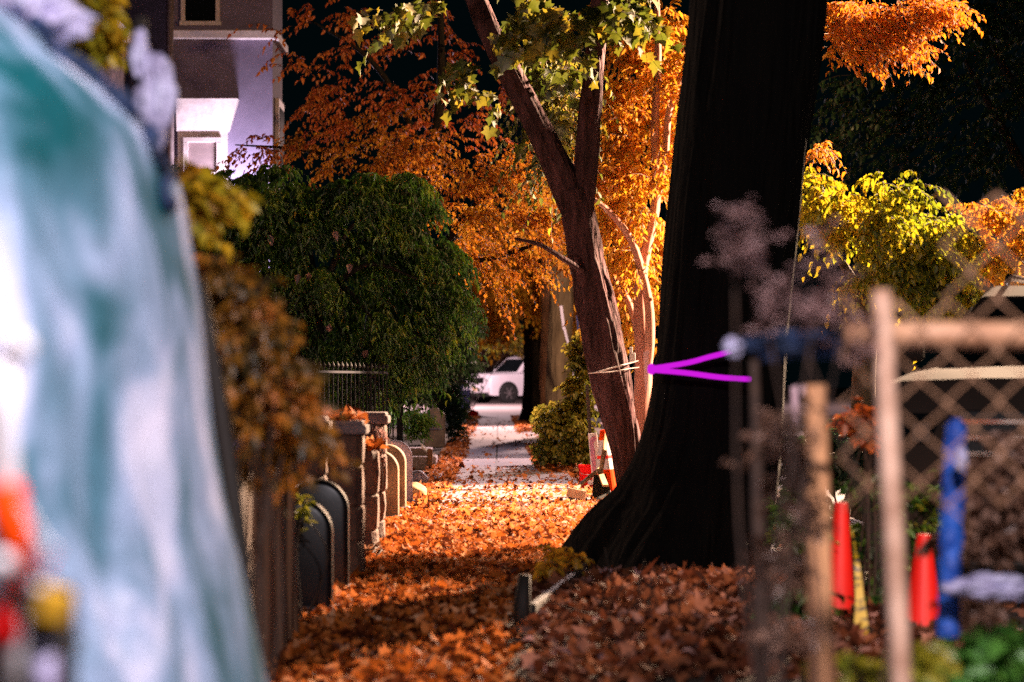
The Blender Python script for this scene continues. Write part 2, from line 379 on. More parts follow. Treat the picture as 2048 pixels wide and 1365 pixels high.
class Leaves:
    def __init__(self): self.V, self.G, self.n = [], [], 0
    def add(self, V, groups, mi=0):
        self.V.append(V)
        for g in groups: self.G.append((g + self.n, mi))
        self.n += len(V)
    def leaves(self, pos, d, n, size, width=.55, fold=.18, curl=.15, shape=OVATE, mi=0):
        if len(pos): self.add(*leaf_arrays(np.asarray(pos), np.asarray(d), np.asarray(n), size, width, fold, curl, shape), mi=mi)
    def tubes(self, P, r0, r1, mi=1):
        """P: T x m x 3 polylines as three-sided tubes"""
        T, m, _ = P.shape
        tan = unit(np.gradient(P, axis=1)); ref = np.zeros_like(tan); ref[..., 2] = 1; ref[..., 0] = .3
        a = unit(np.cross(tan, ref)); b = np.cross(tan, a)
        rr = np.linspace(1, 0, m)[None, :, None]; rad = r1 + (r0 - r1) * rr
        ring = [P + rad * (a * math.cos(x) + b * math.sin(x)) for x in (0, 2.1, 4.2)]
        V = np.stack(ring, axis=2).reshape(-1, 3)
        base = (np.arange(T) * m * 3)[:, None, None]
        q = []
        for i in range(m - 1):
            for j in range(3):
                k = (j + 1) % 3
                q.append((i * 3 + j, i * 3 + k, i * 3 + 3 + k, i * 3 + 3 + j))
        self.add(V, [(base + np.array(q)[None]).reshape(-1, 4)], mi)
    def build(self, name, mats, parent=None):
        byk = {}
        for g, m in self.G: byk.setdefault((g.shape[1], m), []).append(g)
        return np_obj(name, np.concatenate(self.V), [(np.concatenate(v), m) for (k, m), v in byk.items()], mats, parent)

def blob_points(blobs, per):
    """blobs (px, py, Y, rx px, ry px, depth half metres, weight) -> points, spread unevenly inside the ellipsoids"""
    out = []
    for px, py, Y, rx, ry, dz, w in blobs:
        n = max(1, int(per * w)); k = F_PX / Y
        p = RNG.normal(size=(n, 3)); p = unit(p) * (RNG.random((n, 1)) ** (1 / 2.2))
        c = W(px, py, Y)
        q = np.array(c)[None] + p * np.array([rx / k, dz, ry / k])[None]
        out.append(q)
    return np.concatenate(out)

def ragged(blobs, k=6, r=.42, seed=3, qmax=1.05):
    rnd = random.Random(seed); out = []
    for px, py, Y, rx, ry, dz, w in blobs:
        for _ in range(k):
            a = rnd.uniform(0, 2 * PI); q = rnd.uniform(.25, qmax); f = rnd.uniform(.6, 1.3) * r
            out.append((px + rx * q * math.cos(a), py + ry * q * math.sin(a), Y + rnd.uniform(-dz, dz) * .8, rx * f, ry * f, dz * .5, w / k * rnd.uniform(.5, 1.5)))
    return out

def sprays(L, starts, origin, nleaf, length, size, width=.55, droop=.35, hang=.5, mi=0, twig_mi=1, shape=OVATE, twig_r=.0035, flat=.35, jitter=.6, twig=True, fold=.18):
    """twigs that leave the crown's limbs outward, leaves set alternately along them"""
    T = len(starts); o = np.array(origin)[None]
    out = unit(starts - o); out[:, 2] *= flat
    d = unit(out + RNG.normal(size=(T, 3)) * np.array([jitter, jitter, jitter * .5]))
    ln = length * (0.55 + .9 * RNG.random((T, 1)))
    m = 5; t = np.linspace(0, 1, m)[None, :, None]
    P = starts[:, None, :] + d[:, None, :] * ln[:, None, :] * t
    P[..., 2] -= droop * ln * (np.linspace(0, 1, m) ** 2)[None, :]
    if twig: L.tubes(P, twig_r, twig_r * .35, twig_mi)
    tt = (np.arange(nleaf) + .6) / nleaf
    seg = tt * (m - 1); i0 = np.minimum(seg.astype(int), m - 2); fr = (seg - i0)[None, :, None]
    pos = P[:, i0] * (1 - fr) + P[:, i0 + 1] * fr
    tan = unit(P[:, i0 + 1] - P[:, i0])
    side = unit(np.cross(tan, np.array([0, 0, 1.0])))
    sg = np.where(np.arange(nleaf) % 2 == 0, 1., -1.)[None, :, None]
    dl = side * sg * .8 + tan * .6 + RNG.normal(size=pos.shape) * .28
    dl[..., 2] -= hang * (0.5 + RNG.random(pos.shape[:2]))
    nr = np.zeros_like(pos); nr[..., 2] = 1; nr += RNG.normal(size=pos.shape) * .45
    keep = RNG.random(pos.shape[:2]) < .93
    sz = size * (.6 + .75 * RNG.random(keep.sum()))
    L.leaves(pos[keep], dl[keep], nr[keep], sz, width, fold * (0.5 + RNG.random(keep.sum())), .1 + .25 * RNG.random(keep.sum()), shape, mi)

def curve(pts, n=6, wob=0.0):
    """Catmull-Rom through points"""
    pts = [Vector(p) for p in pts]; P = [pts[0] * 2 - pts[1]] + pts + [pts[-1] * 2 - pts[-2]]
    out = []
    for i in range(1, len(P) - 2):
        for j in range(n):
            t = j / n
            a, b, c, d = P[i - 1], P[i], P[i + 1], P[i + 2]
            out.append(.5 * ((2 * b) + (c - a) * t + (2 * a - 5 * b + 4 * c - d) * t * t + (3 * b - a - 3 * c + d) * t ** 3))
    out.append(pts[-1])
    if wob:
        out = [p + Vector((random.gauss(0, wob), random.gauss(0, wob), 0)) for p in out]
    return out

def interp(vals, n=6):
    out = []
    for a, b in zip(vals, vals[1:]):
        out += [a + (b - a) * j / n for j in range(n)]
    return out + [vals[-1]]

def bark_disp(freq=5.0, amp=.06, seed=0.0):
    def f(a, t, p):
        v = Vector((math.cos(a) * freq * .5 + seed, math.sin(a) * freq * .5, p.z * .9))
        c = Vector((math.cos(a) * freq * 1.9 + seed, math.sin(a) * freq * 1.9, p.z * 2.6))
        return 1 + amp * mnoise.noise(v) * 2 + amp * .8 * mnoise.noise(v * 3.1) - amp * 1.0 * (1 - abs(mnoise.noise(c)) * 2.4)
    return f

def limb(mb, pts, radii, n=10, seed=0.0, amp=.06, seg=6, mi=0):
    mb.tube(curve(pts, seg), interp(radii, seg), n, mi, bark_disp(5, amp, seed))

# ------------------------------------------------------------------ ground, pavement, roads
def sheet(name, x0, x1, y0, y1, z, mat, nx, ny, wob=0, skip=None):
    vs, fs = [], []
    for j in range(ny + 1):
        for i in range(nx + 1):
            x = x0 + (x1 - x0) * i / nx; y = y0 + (y1 - y0) * j / ny
            zz = ground_z(y) + z
            if wob: zz += wob * mnoise.noise(Vector((x * .8, y * .8, 0)))
            vs.append((x, y, zz))
    for j in range(ny):
        for i in range(nx):
            a = j * (nx + 1) + i; fs.append((a, a + 1, a + nx + 2, a + nx + 1))
    o = MB().add(vs, fs).build(name, mat, smooth=True)
    return tag(o, kind='structure')

sheet('ground', -160, 160, -20, 400, -.03, M['soil'], 40, 210)
sheet('pavement', -.76, .78, 3, 82, .004, M['concrete'], 4, 160)
sheet('crossing_road', -60, 60, 82.2, 150, -.012, M['asphalt'], 10, 68)
sheet('street', 2.4, 9.5, -5, 81.9, -.016, M['street'], 4, 80)
sheet('driveway', 1.5, 9.4, 10.05, 17.9, -.006 , M['street'], 4, 8)
kb = MB()
for y in np.arange(-2, 80, 2.0):
    if 9 < y < 18: continue
    kb.box((2.31, y + 1, ground_z(y + 1) + .015), (.16, 1.985, .13))
tag(kb.build('kerb', M['stonecap'], bevel=.01), kind='structure')

# tree pit mound
vs, fs = [], []
NX, NY = 26, 40
def mound_z(x, y):
    ex = max(0, 1 - ((x - .95) / .95) ** 2); ey = max(0, 1 - ((y - 10.7) / 3.4) ** 2)
    return .13 * (ex * ey) ** .55 + .02 * mnoise.noise(Vector((x * 4, y * 4, 3)))
for j in range(NY + 1):
    for i in range(NX + 1):
        x = .02 + 1.9 * i / NX; y = 7.3 + 8.6 * j / NY
        vs.append((x, y, mound_z(x, y) - .012))
for j in range(NY):
    for i in range(NX):
        a = j * (NX + 1) + i; fs.append((a, a + 1, a + NX + 2, a + NX + 1))
tag(MB().add(vs, fs).build('soil_mound', M['soil'], smooth=True), kind='structure')

# fallen leaves
def litter(name, mats, regions, label=None):
    L = Leaves()
    for (x0, x1, y0, y1, dens, z, smin, smax, mi) in regions:
        n = int((x1 - x0) * (y1 - y0) * dens)
        x = x0 + (x1 - x0) * RNG.random(n); y = y0 + (y1 - y0) * RNG.random(n)
        zz = np.array([z(a, b) if callable(z) else z for a, b in zip(x, y)]) + ground_off(y)
        size = smin + (smax - smin) * RNG.random(n) ** 1.5
        pos = np.stack([x, y, zz + .004 + .018 * RNG.random(n)], 1)
        a = RNG.random(n) * 2 * PI
        d = np.stack([np.cos(a), np.sin(a), RNG.normal(size=n) * .34], 1)
        nr = np.stack([RNG.normal(size=n) * .55, RNG.normal(size=n) * .55, np.ones(n)], 1)
        mp = RNG.random(n) < .35
        for sel, shp, w in ((~mp, OVATE, .5), (mp, MAPLE, 1.0)):
            k = sel.sum()
            if k: L.leaves(pos[sel], d[sel], nr[sel], size[sel], w, RNG.normal(size=k) * .22, RNG.normal(size=k) * .35, shp, mi)
    o = L.build(name, mats)
    return tag(o, label, kind='stuff')

def ground_off(y):
    t = np.clip((np.asarray(y) - 70) / 42, 0, 1); return .13 * t * t * (3 - 2 * t)

litter('fallen_leaves', [M['litter'], M['litter_mauve']], [
    (-.85, 1.25, 8.8, 15.0, 1450, .004, .022, .066, 0), (-.85, 1.25, 15.0, 19.0, 1150, .004, .022, .062, 0), (-.85, 1.25, 19.0, 21.5, 640, .004, .022, .06, 0), (-.85, -.5, 15, 25, 700, .004, .024, .06, 0),
    (-.85, 1.2, 21.5, 23.5, 330, .004, .024, .06, 0), (-.85, 1.2, 23.5, 25.0, 170, .004, .024, .06, 0), (-.85, 1.2, 25.0, 27.0, 130, .004, .024, .06, 0),
    (-.76, .8, 27.0, 29, 80, .004, .026, .06, 0), (-.76, .8, 29, 33, 45, .004, .026, .06, 0),
    (-.8, -.45, 25.5, 46, 260, .004, .03, .08, 0),
    (.42, .85, 31, 44, 300, .004, .03, .08, 0),
    (.7, 1.6, 24, 60, 200, -.02, .03, .08, 0),
    (-.76, .8, 29, 75, 6, .004, .03, .07, 0),
    (.35, 1.1, 55, 80, 120, .004, .04, .09, 0),
    (-.8, -.5, 46, 80, 90, .004, .04, .09, 0),
    (.12, 1.7, 8.6, 14.8, 800, mound_z, .03, .08, 1),
    (1.2, 2.3, 9, 24, 150, -.02, .04, .09, 1),
    (-2.2, -.9, 12, 40, 60, -.02, .04, .09, 0),
])

# ------------------------------------------------------------------ big dark tree in front
def xs(px, Y): return (px - VX) * Y / F_PX
T0 = 15.0
prof = [(1335, 1290, 330), (1340, 1200, 250), (1352, 1130, 205), (1385, 1040, 168), (1408, 960, 150), (1424, 880, 140), (1436, 780, 133), (1448, 650, 129), (1461, 500, 129), (1478, 330, 130), (1500, 150, 132), (1518, 0, 134), (1545, -250, 130), (1560, -600, 120)]
mb = MB()
def bigdisp(a, t, p):
    v = Vector((math.cos(a) * 3.2, math.sin(a) * 3.2, p.z * .5))
    root = max(0, 1 - p.z / .55)
    return 1 + .05 * mnoise.noise(v) + .035 * mnoise.noise(Vector((math.cos(a) * 11, math.sin(a) * 11, p.z * .9))) - .03 * (1 - abs(mnoise.noise(Vector((math.cos(a) * 9 + 7, math.sin(a) * 9, p.z * .8)))) * 2.2) + root * .10 * math.cos(a * 5 + .6)
pp, rr = [], []
for (cx, cy, r) in prof:
    p = W(cx, cy, T0); pp.append(p); rr.append(r * T0 / F_PX)
pp, rr = curve(pp, 4), interp(rr, 4)
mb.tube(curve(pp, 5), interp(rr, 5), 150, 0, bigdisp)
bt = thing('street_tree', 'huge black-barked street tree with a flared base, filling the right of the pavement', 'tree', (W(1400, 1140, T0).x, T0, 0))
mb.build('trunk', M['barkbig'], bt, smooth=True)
lm = MB()
limb(lm, [W(1545, -220, T0), W(1300, -500, 16), W(1000, -800, 17)], [.3, .22, .1], 14, 2)
limb(lm, [W(1555, -400, T0), W(1800, -700, 14), W(2200, -900, 13)], [.28, .2, .08], 14, 5)
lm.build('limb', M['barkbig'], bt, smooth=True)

# ------------------------------------------------------------------ forked leaning tree
YV = 24.0
ft = thing('forked_tree', 'leaning brown tree with furrowed bark that forks in a V over the pavement', 'tree', (W(1262, 1005, YV).x, YV, 0))
mb = MB()
limb(mb, [W(1274, 1030, YV), W(1264, 975, YV), W(1249, 880, YV), W(1222, 770, YV), W(1199, 650, YV), W(1178, 540, YV), W(1158, 440, YV), W(1146, 380, YV)],
     [.18, .13, .138, .165, .166, .145, .138, .13], 72, 1, .085, 12)
limb(mb, [W(1160, 450, YV), W(1128, 365, YV), W(1080, 265, YV), W(1030, 165, YV), W(985, 75, YV), W(945, -20, YV), W(880, -200, YV)],
     [.12, .125, .117, .110, .10, .088, .06], 60, 3, .085, 12)
limb(mb, [W(1160, 460, YV), W(1168, 370, YV), W(1175, 270, YV), W(1185, 160, YV), W(1195, 60, YV), W(1205, -40, YV), W(1225, -250, YV)],
     [.10, .105, .10, .088, .08, .075, .05], 60, 6, .085, 12)
limb(mb, [W(1195, 560, YV), W(1130, 520, YV - .3), W(1080, 490, YV - .5), W(1030, 478, YV - .6)], [.03, .026, .02, .012], 8, 4, .05)
mb.build('trunk', M['barkv'], ft, smooth=True)
L = Leaves()
vb = [(800, 35, 22, 45, 25, .5, .35), (860, 15, 23, 40, 20, .5, .3), (1070, 80, 22.5, 45, 35, .6, .7), (1130, 45, 22, 60, 40, .6, 1.0), (1215, 35, 22.5, 50, 35, .6, .9), (1255, 15, 23, 40, 25, .6, .5),
      (1110, 150, 24.5, 30, 40, .5, .5), (1120, 250, 25, 25, 60, .4, .5), (945, 130, 22.5, 30, 30, .4, .2), (925, 185, 22.5, 15, 20, .3, .15), (995, 200, 22.5, 12, 12, .2, .1), (1090, 20, 22.5, 60, 25, .5, .6)]
sprays(L, blob_points(vb, 28), W(1150, 300, YV), 7, .28, .105, .95, droop=.5, hang=.9, shape=MAPLE)
sprays(L, blob_points([(1115, 200, 25.5, 35, 60, .3, 1), (1125, 280, 25.5, 22, 50, .3, .8), (1130, 160, 25.5, 30, 60, .3, .8), (1110, 120, 25.5, 40, 40, .3, .7)], 40), W(1150, 100, 25), 14, .45, .07, .5, droop=.8, hang=.6)
L.build('crown', [M['leaf_maple'], M['twig']], ft)

# ------------------------------------------------------------------ small multi-stemmed tree behind, golden
YB = 26.5
st = thing('cherry_tree', 'slim multi-stemmed tree with smooth pinkish stems and glowing gold-orange leaves', 'tree', (W(1290, 900, YB).x, YB, 0))
mb = MB()
limb(mb, [W(1284, 985, YB), W(1285, 850, YB), W(1287, 760, YB), W(1283, 660, YB), W(1280, 590, YB), W(1290, 510, YB), W(1312, 400, YB), W(1310, 250, YB), W(1316, 100, YB), W(1310, -80, YB)],
     [.10, .09, .085, .075, .06, .05, .045, .04, .035, .02], 14, 1, .04)
limb(mb, [W(1288, 760, YB), W(1299, 690, YB - .1), W(1299, 620, YB - .1), W(1288, 560, YB - .1), W(1262, 480, YB - .2), W(1220, 425, YB - .3), W(1190, 400, YB - .4)],
     [.06, .05, .045, .042, .036, .028, .02], 12, 2, .04)
limb(mb, [W(1288, 730, YB), W(1272, 650, YB + .2), W(1256, 600, YB + .3), W(1230, 560, YB + .5), W(1195, 520, YB + .6)], [.045, .035, .03, .024, .015], 10, 3, .04)
limb(mb, [W(1312, 400, YB), W(1330, 320, YB), W(1345, 200, YB), W(1420, 90, YB), W(1640, 75, YB), W(1720, 65, YB), W(1800, 50, YB)], [.04, .035, .035, .035, .032, .026, .012], 10, 4, .04)
mb.build('trunk', M['barkpink'], st, smooth=True)
L = Leaves()
gb = [(1270, 50, 27, 80, 60, .6, 1.0), (1285, 160, 27, 70, 70, .7, 1.2), (1275, 270, 27, 80, 80, .7, 1.5), (1265, 370, 27, 75, 70, .7, 1.3), (1250, 450, 27, 65, 60, .7, 1.1), (1290, 500, 27.3, 50, 60, .6, .8), (1225, 540, 27.5, 45, 50, .6, .6), (1320, 560, 27.6, 30, 60, .5, .5), (1235, 620, 27.8, 40, 50, .5, .45)]
sprays(L, blob_points(ragged(gb, 7, .42, 3, 1.15), 200), W(1290, 400, YB), 9, .3, .066, .5, droop=.6, hang=.7)
sprays(L, blob_points([(1690, 30, 26, 50, 40, .5, .9), (1770, 45, 26, 70, 45, .5, 1.1), (1850, 15, 26, 50, 30, .5, .7), (1710, 100, 26, 40, 22, .4, .4), (1790, 95, 26, 40, 20, .4, .3), (1880, 20, 26, 25, 15, .3, .15), (1660, 60, 26, 20, 60, .4, .4)], 95), W(1560, 70, YB), 9, .26, .060, .5, droop=.5, hang=.6, mi=2)
sprays(L, blob_points([(1640, 295, 25.5, 22, 8, .2, 1)], 12), W(1560, 70, YB), 9, .26, .060, .5, droop=.5, hang=.6, mi=2)
L.build('crown', [M['leaf_gold'], M['twig'], M['leaf_orange']], st)

# ------------------------------------------------------------------ orange tree over the front garden
YC = 35.0
ct = thing('ornamental_tree', 'wide orange-red autumn tree overhanging the pavement from the front garden', 'tree', (W(722, 1000, YC).x, YC, 0))
mb = MB()
limb(mb, [W(722, 945, YC), W(730, 800, YC), W(750, 640, YC), W(790, 520, YC), W(840, 400, YC), W(880, 200, YC), W(880, -50, YC)], [.16, .13, .12, .11, .09, .06, .03], 14, 1)
limb(mb, [W(875, 520, YC), W(800, 400, YC - .5), W(700, 330, YC - 1), W(600, 300, YC - 1.2), W(470, 290, YC - 1.3)], [.06, .05, .035, .022, .008], 10, 2)
limb(mb, [W(882, 450, YC), W(820, 250, YC - .4), W(740, 120, YC - .6), W(620, 40, YC - .8)], [.06, .045, .03, .012], 10, 3)
limb(mb, [W(880, 500, YC), W(960, 400, YC - .4), W(1050, 340, YC - .6), W(1130, 320, YC - .6)], [.055, .04, .028, .015], 10, 4)
limb(mb, [W(882, 480, YC), W(950, 520, YC - .4), W(1040, 500, YC - .8), W(1110, 470, YC - 1)], [.05, .035, .025, .012], 10, 5)
mb.build('trunk', M['barkdark'], ct, smooth=True)
L = Leaves()
ob = [(780, 285, 33.5, 75, 35, .6, 1.1), (700, 330, 33.5, 80, 25, .6, .8), (640, 290, 33.6, 60, 18, .5, .5), (860, 330, 34, 70, 40, .7, 1.1), (940, 380, 34, 70, 45, .7, 1.3), (1000, 440, 34, 75, 50, .7, 1.4), (1070, 430, 34, 55, 50, .7, 1.0), (980, 340, 34.5, 60, 30, .7, .6), (1080, 510, 34.3, 50, 40, .6, .9), (930, 480, 34.6, 50, 40, .6, .5), (1060, 340, 34, 50, 40, .6, .6)]
ob += [(1000, 530, 34.5, 60, 40, .6, .8), (900, 430, 34.3, 60, 40, .6, .7), (1030, 370, 34.3, 70, 50, .7, .9), (820, 360, 34, 60, 25, .5, .5), (1090, 300, 34.5, 40, 40, .6, .4), (760, 240, 34, 60, 30, .6, .4), (950, 470, 35.5, 80, 60, .7, .8), (1090, 400, 35.5, 60, 60, .6, .8), (820, 290, 35, 90, 40, .7, .6)]
sprays(L, blob_points(ragged(ob, 7, .32, 3, 1.35), 74), W(880, 420, YC), 10, .32, .058, .5, droop=.5, hang=.6)
rb = [(760, 60, 35, 90, 50, .7, .5), (830, 120, 35.5, 80, 50, .7, .5), (720, 180, 35, 70, 40, .6, .4), (900, 190, 35.5, 70, 50, .7, .5), (620, 230, 34.5, 50, 40, .5, .3), (960, 280, 35.5, 60, 40, .6, .4), (880, 40, 36, 80, 40, .7, .4), (1060, 150, 36, 70, 60, .7, .35), (500, 285, 33.3, 60, 14, .3, .25), (520, 300, 33.3, 50, 18, .3, .3), (610, 130, 33.4, 45, 22, .4, .25), (650, 190, 33.4, 40, 30, .4, .4), (685, 250, 33.4, 30, 35, .4, .4), (610, 30, 33.5, 50, 18, .5, .25), (570, 55, 33.5, 40, 18, .5, .15), (670, 20, 33.8, 60, 25, .6, .35), (700, 90, 34, 50, 35, .6, .3), (560, 330, 33.5, 40, 15, .4, .25), (920, 110, 33, 14, 40, .2, .2), (850, 190, 33.6, 45, 25, .5, .4), (800, 170, 34, 80, 50, .6, .25), (900, 260, 34, 80, 40, .6, .35), (640, 390, 33.8, 60, 20, .5, .25)]
sprays(L, blob_points(ragged(rb, 4, .5), 40), W(880, 330, YC), 11, .4, .072, .48, droop=.55, hang=.65, mi=2)
L.build('crown', [M['leaf_orange'], M['twig'], M['leaf_red']], ct)

# ------------------------------------------------------------------ yellow-green tree on the right
YF = 20.0
yt = thing('roadside_tree', 'yellow-green tree with drooping leaves behind the wire fence', 'tree', (W(1728, 1000, YF).x, YF, -.02))
mb = MB()
limb(mb, [W(1722, 1060, YF), W(1726, 850, YF), W(1730, 700, YF), W(1738, 610, YF), W(1770, 520, YF), W(1820, 440, YF), W(1880, 380, YF)], [.11, .09, .08, .07, .05, .03, .012], 14, 1)
limb(mb, [W(1732, 640, YF), W(1715, 580, YF), W(1680, 520, YF), W(1640, 460, YF - .2), W(1610, 400, YF - .3)], [.05, .04, .028, .02, .01], 10, 2)
limb(mb, [W(1738, 620, YF), W(1830, 590, YF), W(1950, 540, YF), W(2050, 480, YF)], [.05, .035, .025, .01], 10, 3)
mb.build('trunk', M['barkgrey'], yt, smooth=True)
L = Leaves()
yb = [(1640, 400, 19.5, 40, 50, .5, .7), (1710, 450, 19.5, 70, 45, .6, 1.1), (1790, 470, 19.5, 70, 50, .6, 1.3), (1850, 530, 19.5, 60, 45, .6, 1.2), (1780, 545, 19.4, 70, 30, .5, 1.0), (1875, 590, 19.5, 30, 30, .4, .5), (1730, 380, 19.8, 100, 30, .6, .5), (1880, 470, 19.7, 60, 40, .6, .6), (1885, 625, 19.5, 12, 12, .2, .12)]
sprays(L, blob_points(ragged(yb, 7, .40), 125), W(1735, 560, YF), 9, .24, .056, .6, droop=.7, hang=.9)
sprays(L, blob_points([(1995, 520, 19.8, 50, 35, .5, .9), (2030, 430, 19.8, 40, 60, .5, .7), (1960, 440, 20, 40, 50, .5, .4)], 120), W(1900, 560, YF), 9, .24, .05, .6, droop=.6, hang=.8, mi=2)
L.build('crown', [M['leaf_yellow'], M['twig'], M['leaf_gold']], yt)

# dim evergreen, top right
YG = 34.0
et = thing('evergreen_tree', 'dim green broadleaf tree in the dark at the upper right', 'tree', (xs(2120, YG), YG, -.02))
mb = MB(); limb(mb, [W(2120, 930, YG), W(2110, 500, YG), W(2080, 100, YG), W(2060, -200, YG)], [.2, .16, .12, .06], 12, 1)
limb(mb, [W(2110, 450, YG), W(2000, 250, YG), W(1930, 120, YG)], [.08, .05, .02], 8, 2); limb(mb, [W(2100, 300, YG), W(1960, 50, YG), W(1900, -20, YG)], [.06, .04, .02], 8, 3)
mb.build('trunk', M['barkdark'], et, smooth=True)
L = Leaves()
sprays(L, blob_points([(1950, 60, YG, 80, 60, .8, 1), (2020, 170, YG, 50, 80, .8, 1), (1985, 20, YG, 80, 40, .8, .8), (2040, 60, YG, 40, 60, .7, .6), (1760, 300, YG, 130, 60, .8, .5), (1900, 300, YG, 120, 80, .8, .5), (1720, 180, YG, 60, 60, .8, .5), (1820, 220, YG, 80, 60, .8, .6), (1900, 180, YG, 70, 70, .8, .7), (1990, 300, YG, 60, 60, .8, .6), (1700, 260, YG, 70, 50, .8, .4)], 62), W(2080, 250, YG), 9, .4, .09, .55, droop=.5, hang=.6)
L.build('crown', [M['leaf_darkgreen'], M['twig']], et)

# ------------------------------------------------------------------ weeping evergreen left
YH = 29.0
ht = thing('weeping_cypress', 'broad dark green weeping evergreen hiding the foot of the lavender house', 'tree', (xs(620, YH), YH, -.02))
mb = MB(); limb(mb, [W(630, 965, YH), W(632, 800, YH), W(625, 600, YH), W(600, 420, YH)], [.14, .12, .1, .03], 12, 1)
for i, (ax, ay) in enumerate([(460, 430), (520, 560), (760, 430), (840, 560), (760, 660), (540, 680)]):
    limb(mb, [W(628, 700 - i * 30, YH), W((628 + ax) / 2, (ay + 560) / 2 - 30, YH - .3), W(ax, ay, YH - .6)], [.04, .025, .008], 8, i)
mb.build('trunk', M['barkdark'], ht, smooth=True)
L = Leaves()
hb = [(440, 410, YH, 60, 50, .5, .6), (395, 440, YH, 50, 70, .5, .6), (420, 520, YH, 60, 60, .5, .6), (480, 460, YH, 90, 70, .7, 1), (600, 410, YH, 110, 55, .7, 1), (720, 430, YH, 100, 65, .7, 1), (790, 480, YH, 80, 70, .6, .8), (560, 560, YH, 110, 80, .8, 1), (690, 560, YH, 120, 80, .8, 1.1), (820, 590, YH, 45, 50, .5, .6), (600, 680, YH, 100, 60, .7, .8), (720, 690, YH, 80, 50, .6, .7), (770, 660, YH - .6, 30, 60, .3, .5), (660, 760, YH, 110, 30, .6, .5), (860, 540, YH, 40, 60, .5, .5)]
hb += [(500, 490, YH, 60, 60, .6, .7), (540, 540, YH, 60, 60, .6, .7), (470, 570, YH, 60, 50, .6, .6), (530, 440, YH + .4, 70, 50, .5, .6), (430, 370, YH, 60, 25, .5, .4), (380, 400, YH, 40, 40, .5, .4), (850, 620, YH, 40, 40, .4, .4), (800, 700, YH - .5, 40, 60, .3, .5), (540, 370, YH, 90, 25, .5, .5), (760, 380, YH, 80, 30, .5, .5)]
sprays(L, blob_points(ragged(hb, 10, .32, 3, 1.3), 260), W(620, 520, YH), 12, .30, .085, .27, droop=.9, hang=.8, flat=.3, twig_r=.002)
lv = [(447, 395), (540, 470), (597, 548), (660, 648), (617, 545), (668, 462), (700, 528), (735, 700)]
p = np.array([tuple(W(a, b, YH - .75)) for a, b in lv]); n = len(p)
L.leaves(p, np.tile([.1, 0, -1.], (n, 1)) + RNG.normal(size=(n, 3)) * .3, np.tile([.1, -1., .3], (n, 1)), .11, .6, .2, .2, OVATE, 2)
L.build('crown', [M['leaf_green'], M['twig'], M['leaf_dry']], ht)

def bush(name, label, cat, blobs, mats, per, leaf, width, length, base, nleaf=9, droop=.4, hang=.5, stem=True, group=None, twig_r=.003, mat_stem='twig', flat=.6, jitter=.7):
    o = thing(name, label, cat, base, group)
    L = Leaves()
    st = blob_points(blobs, per)
    sprays(L, st, Vector(base), nleaf, length, leaf, width, droop=droop, hang=hang, twig_r=twig_r, flat=flat, jitter=jitter)
    L.build('foliage', [mats, M['twig']], o)
    if stem:
        for i in range(5):
            mb = MB()
            t = Vector(st[random.randrange(len(st))]); b = Vector(base) + Vector((random.gauss(0, .03), random.gauss(0, .03), 0))
            mb.tube(curve([b, b.lerp(t, .5) + Vector((random.gauss(0, .05), 0, .05)), t], 5), interp([twig_r * 3, twig_r * 2.2, twig_r], 5), 6)
            mb.build('stem', M[mat_stem], o, smooth=True)
    return o

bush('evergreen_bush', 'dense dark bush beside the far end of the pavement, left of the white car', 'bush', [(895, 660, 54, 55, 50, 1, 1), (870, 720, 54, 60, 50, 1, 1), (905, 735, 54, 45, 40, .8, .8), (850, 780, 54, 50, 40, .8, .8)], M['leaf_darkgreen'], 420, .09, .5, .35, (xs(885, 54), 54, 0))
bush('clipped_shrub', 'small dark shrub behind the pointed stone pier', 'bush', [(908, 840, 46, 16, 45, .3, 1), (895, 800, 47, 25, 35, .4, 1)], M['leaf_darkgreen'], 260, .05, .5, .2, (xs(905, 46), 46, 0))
bush('ivy_shrub', 'yellowing ivy-like shrub climbing behind the red bucket', 'bush', [(1125, 850, 33, 45, 45, .4, 1.2), (1160, 790, 33, 20, 60, .3, .8), (1125, 900, 33, 45, 25, .4, 1), (1160, 880, 32, 25, 45, .3, .8), (1165, 705, 33, 16, 45, .25, .6), (1100, 835, 34, 20, 30, .3, .4)], M['leaf_ivy'], 260, .055, .75, .16, (xs(1140, 33), 33, 0), hang=.8)
bush('low_green_bush', 'low lit green bush behind the iron railing', 'bush', [(830, 845, 37, 28, 25, .4, 1), (690, 810, 36, 60, 25, .4, 1.2), (760, 830, 36, 40, 20, .4, .8)], M['leaf_grass'], 220, .05, .4, .18, (xs(760, 36), 36, 0))
bush('understorey_shrub', 'small yellowish shrub glowing under the far trees above the white car', 'bush', [(985, 670, 88, 40, 22, 1, 1), (960, 640, 88, 40, 25, 1, 1), (1015, 690, 90, 40, 12, 1, .6)], M['leaf_ivy'], 300, .12, .5, .45, (xs(940, 88), 88, .03))
bush('hillside_brush', 'dry brown brush on the bank behind the white car', 'bush', [(985, 715, 150, 45, 18, 1.5, 1), (1030, 700, 150, 30, 20, 1.5, .7), (950, 735, 150, 30, 20, 1.5, .6)], M['leaf_brown'], 260, .16, .4, .6, (xs(990, 150), 150, .13))

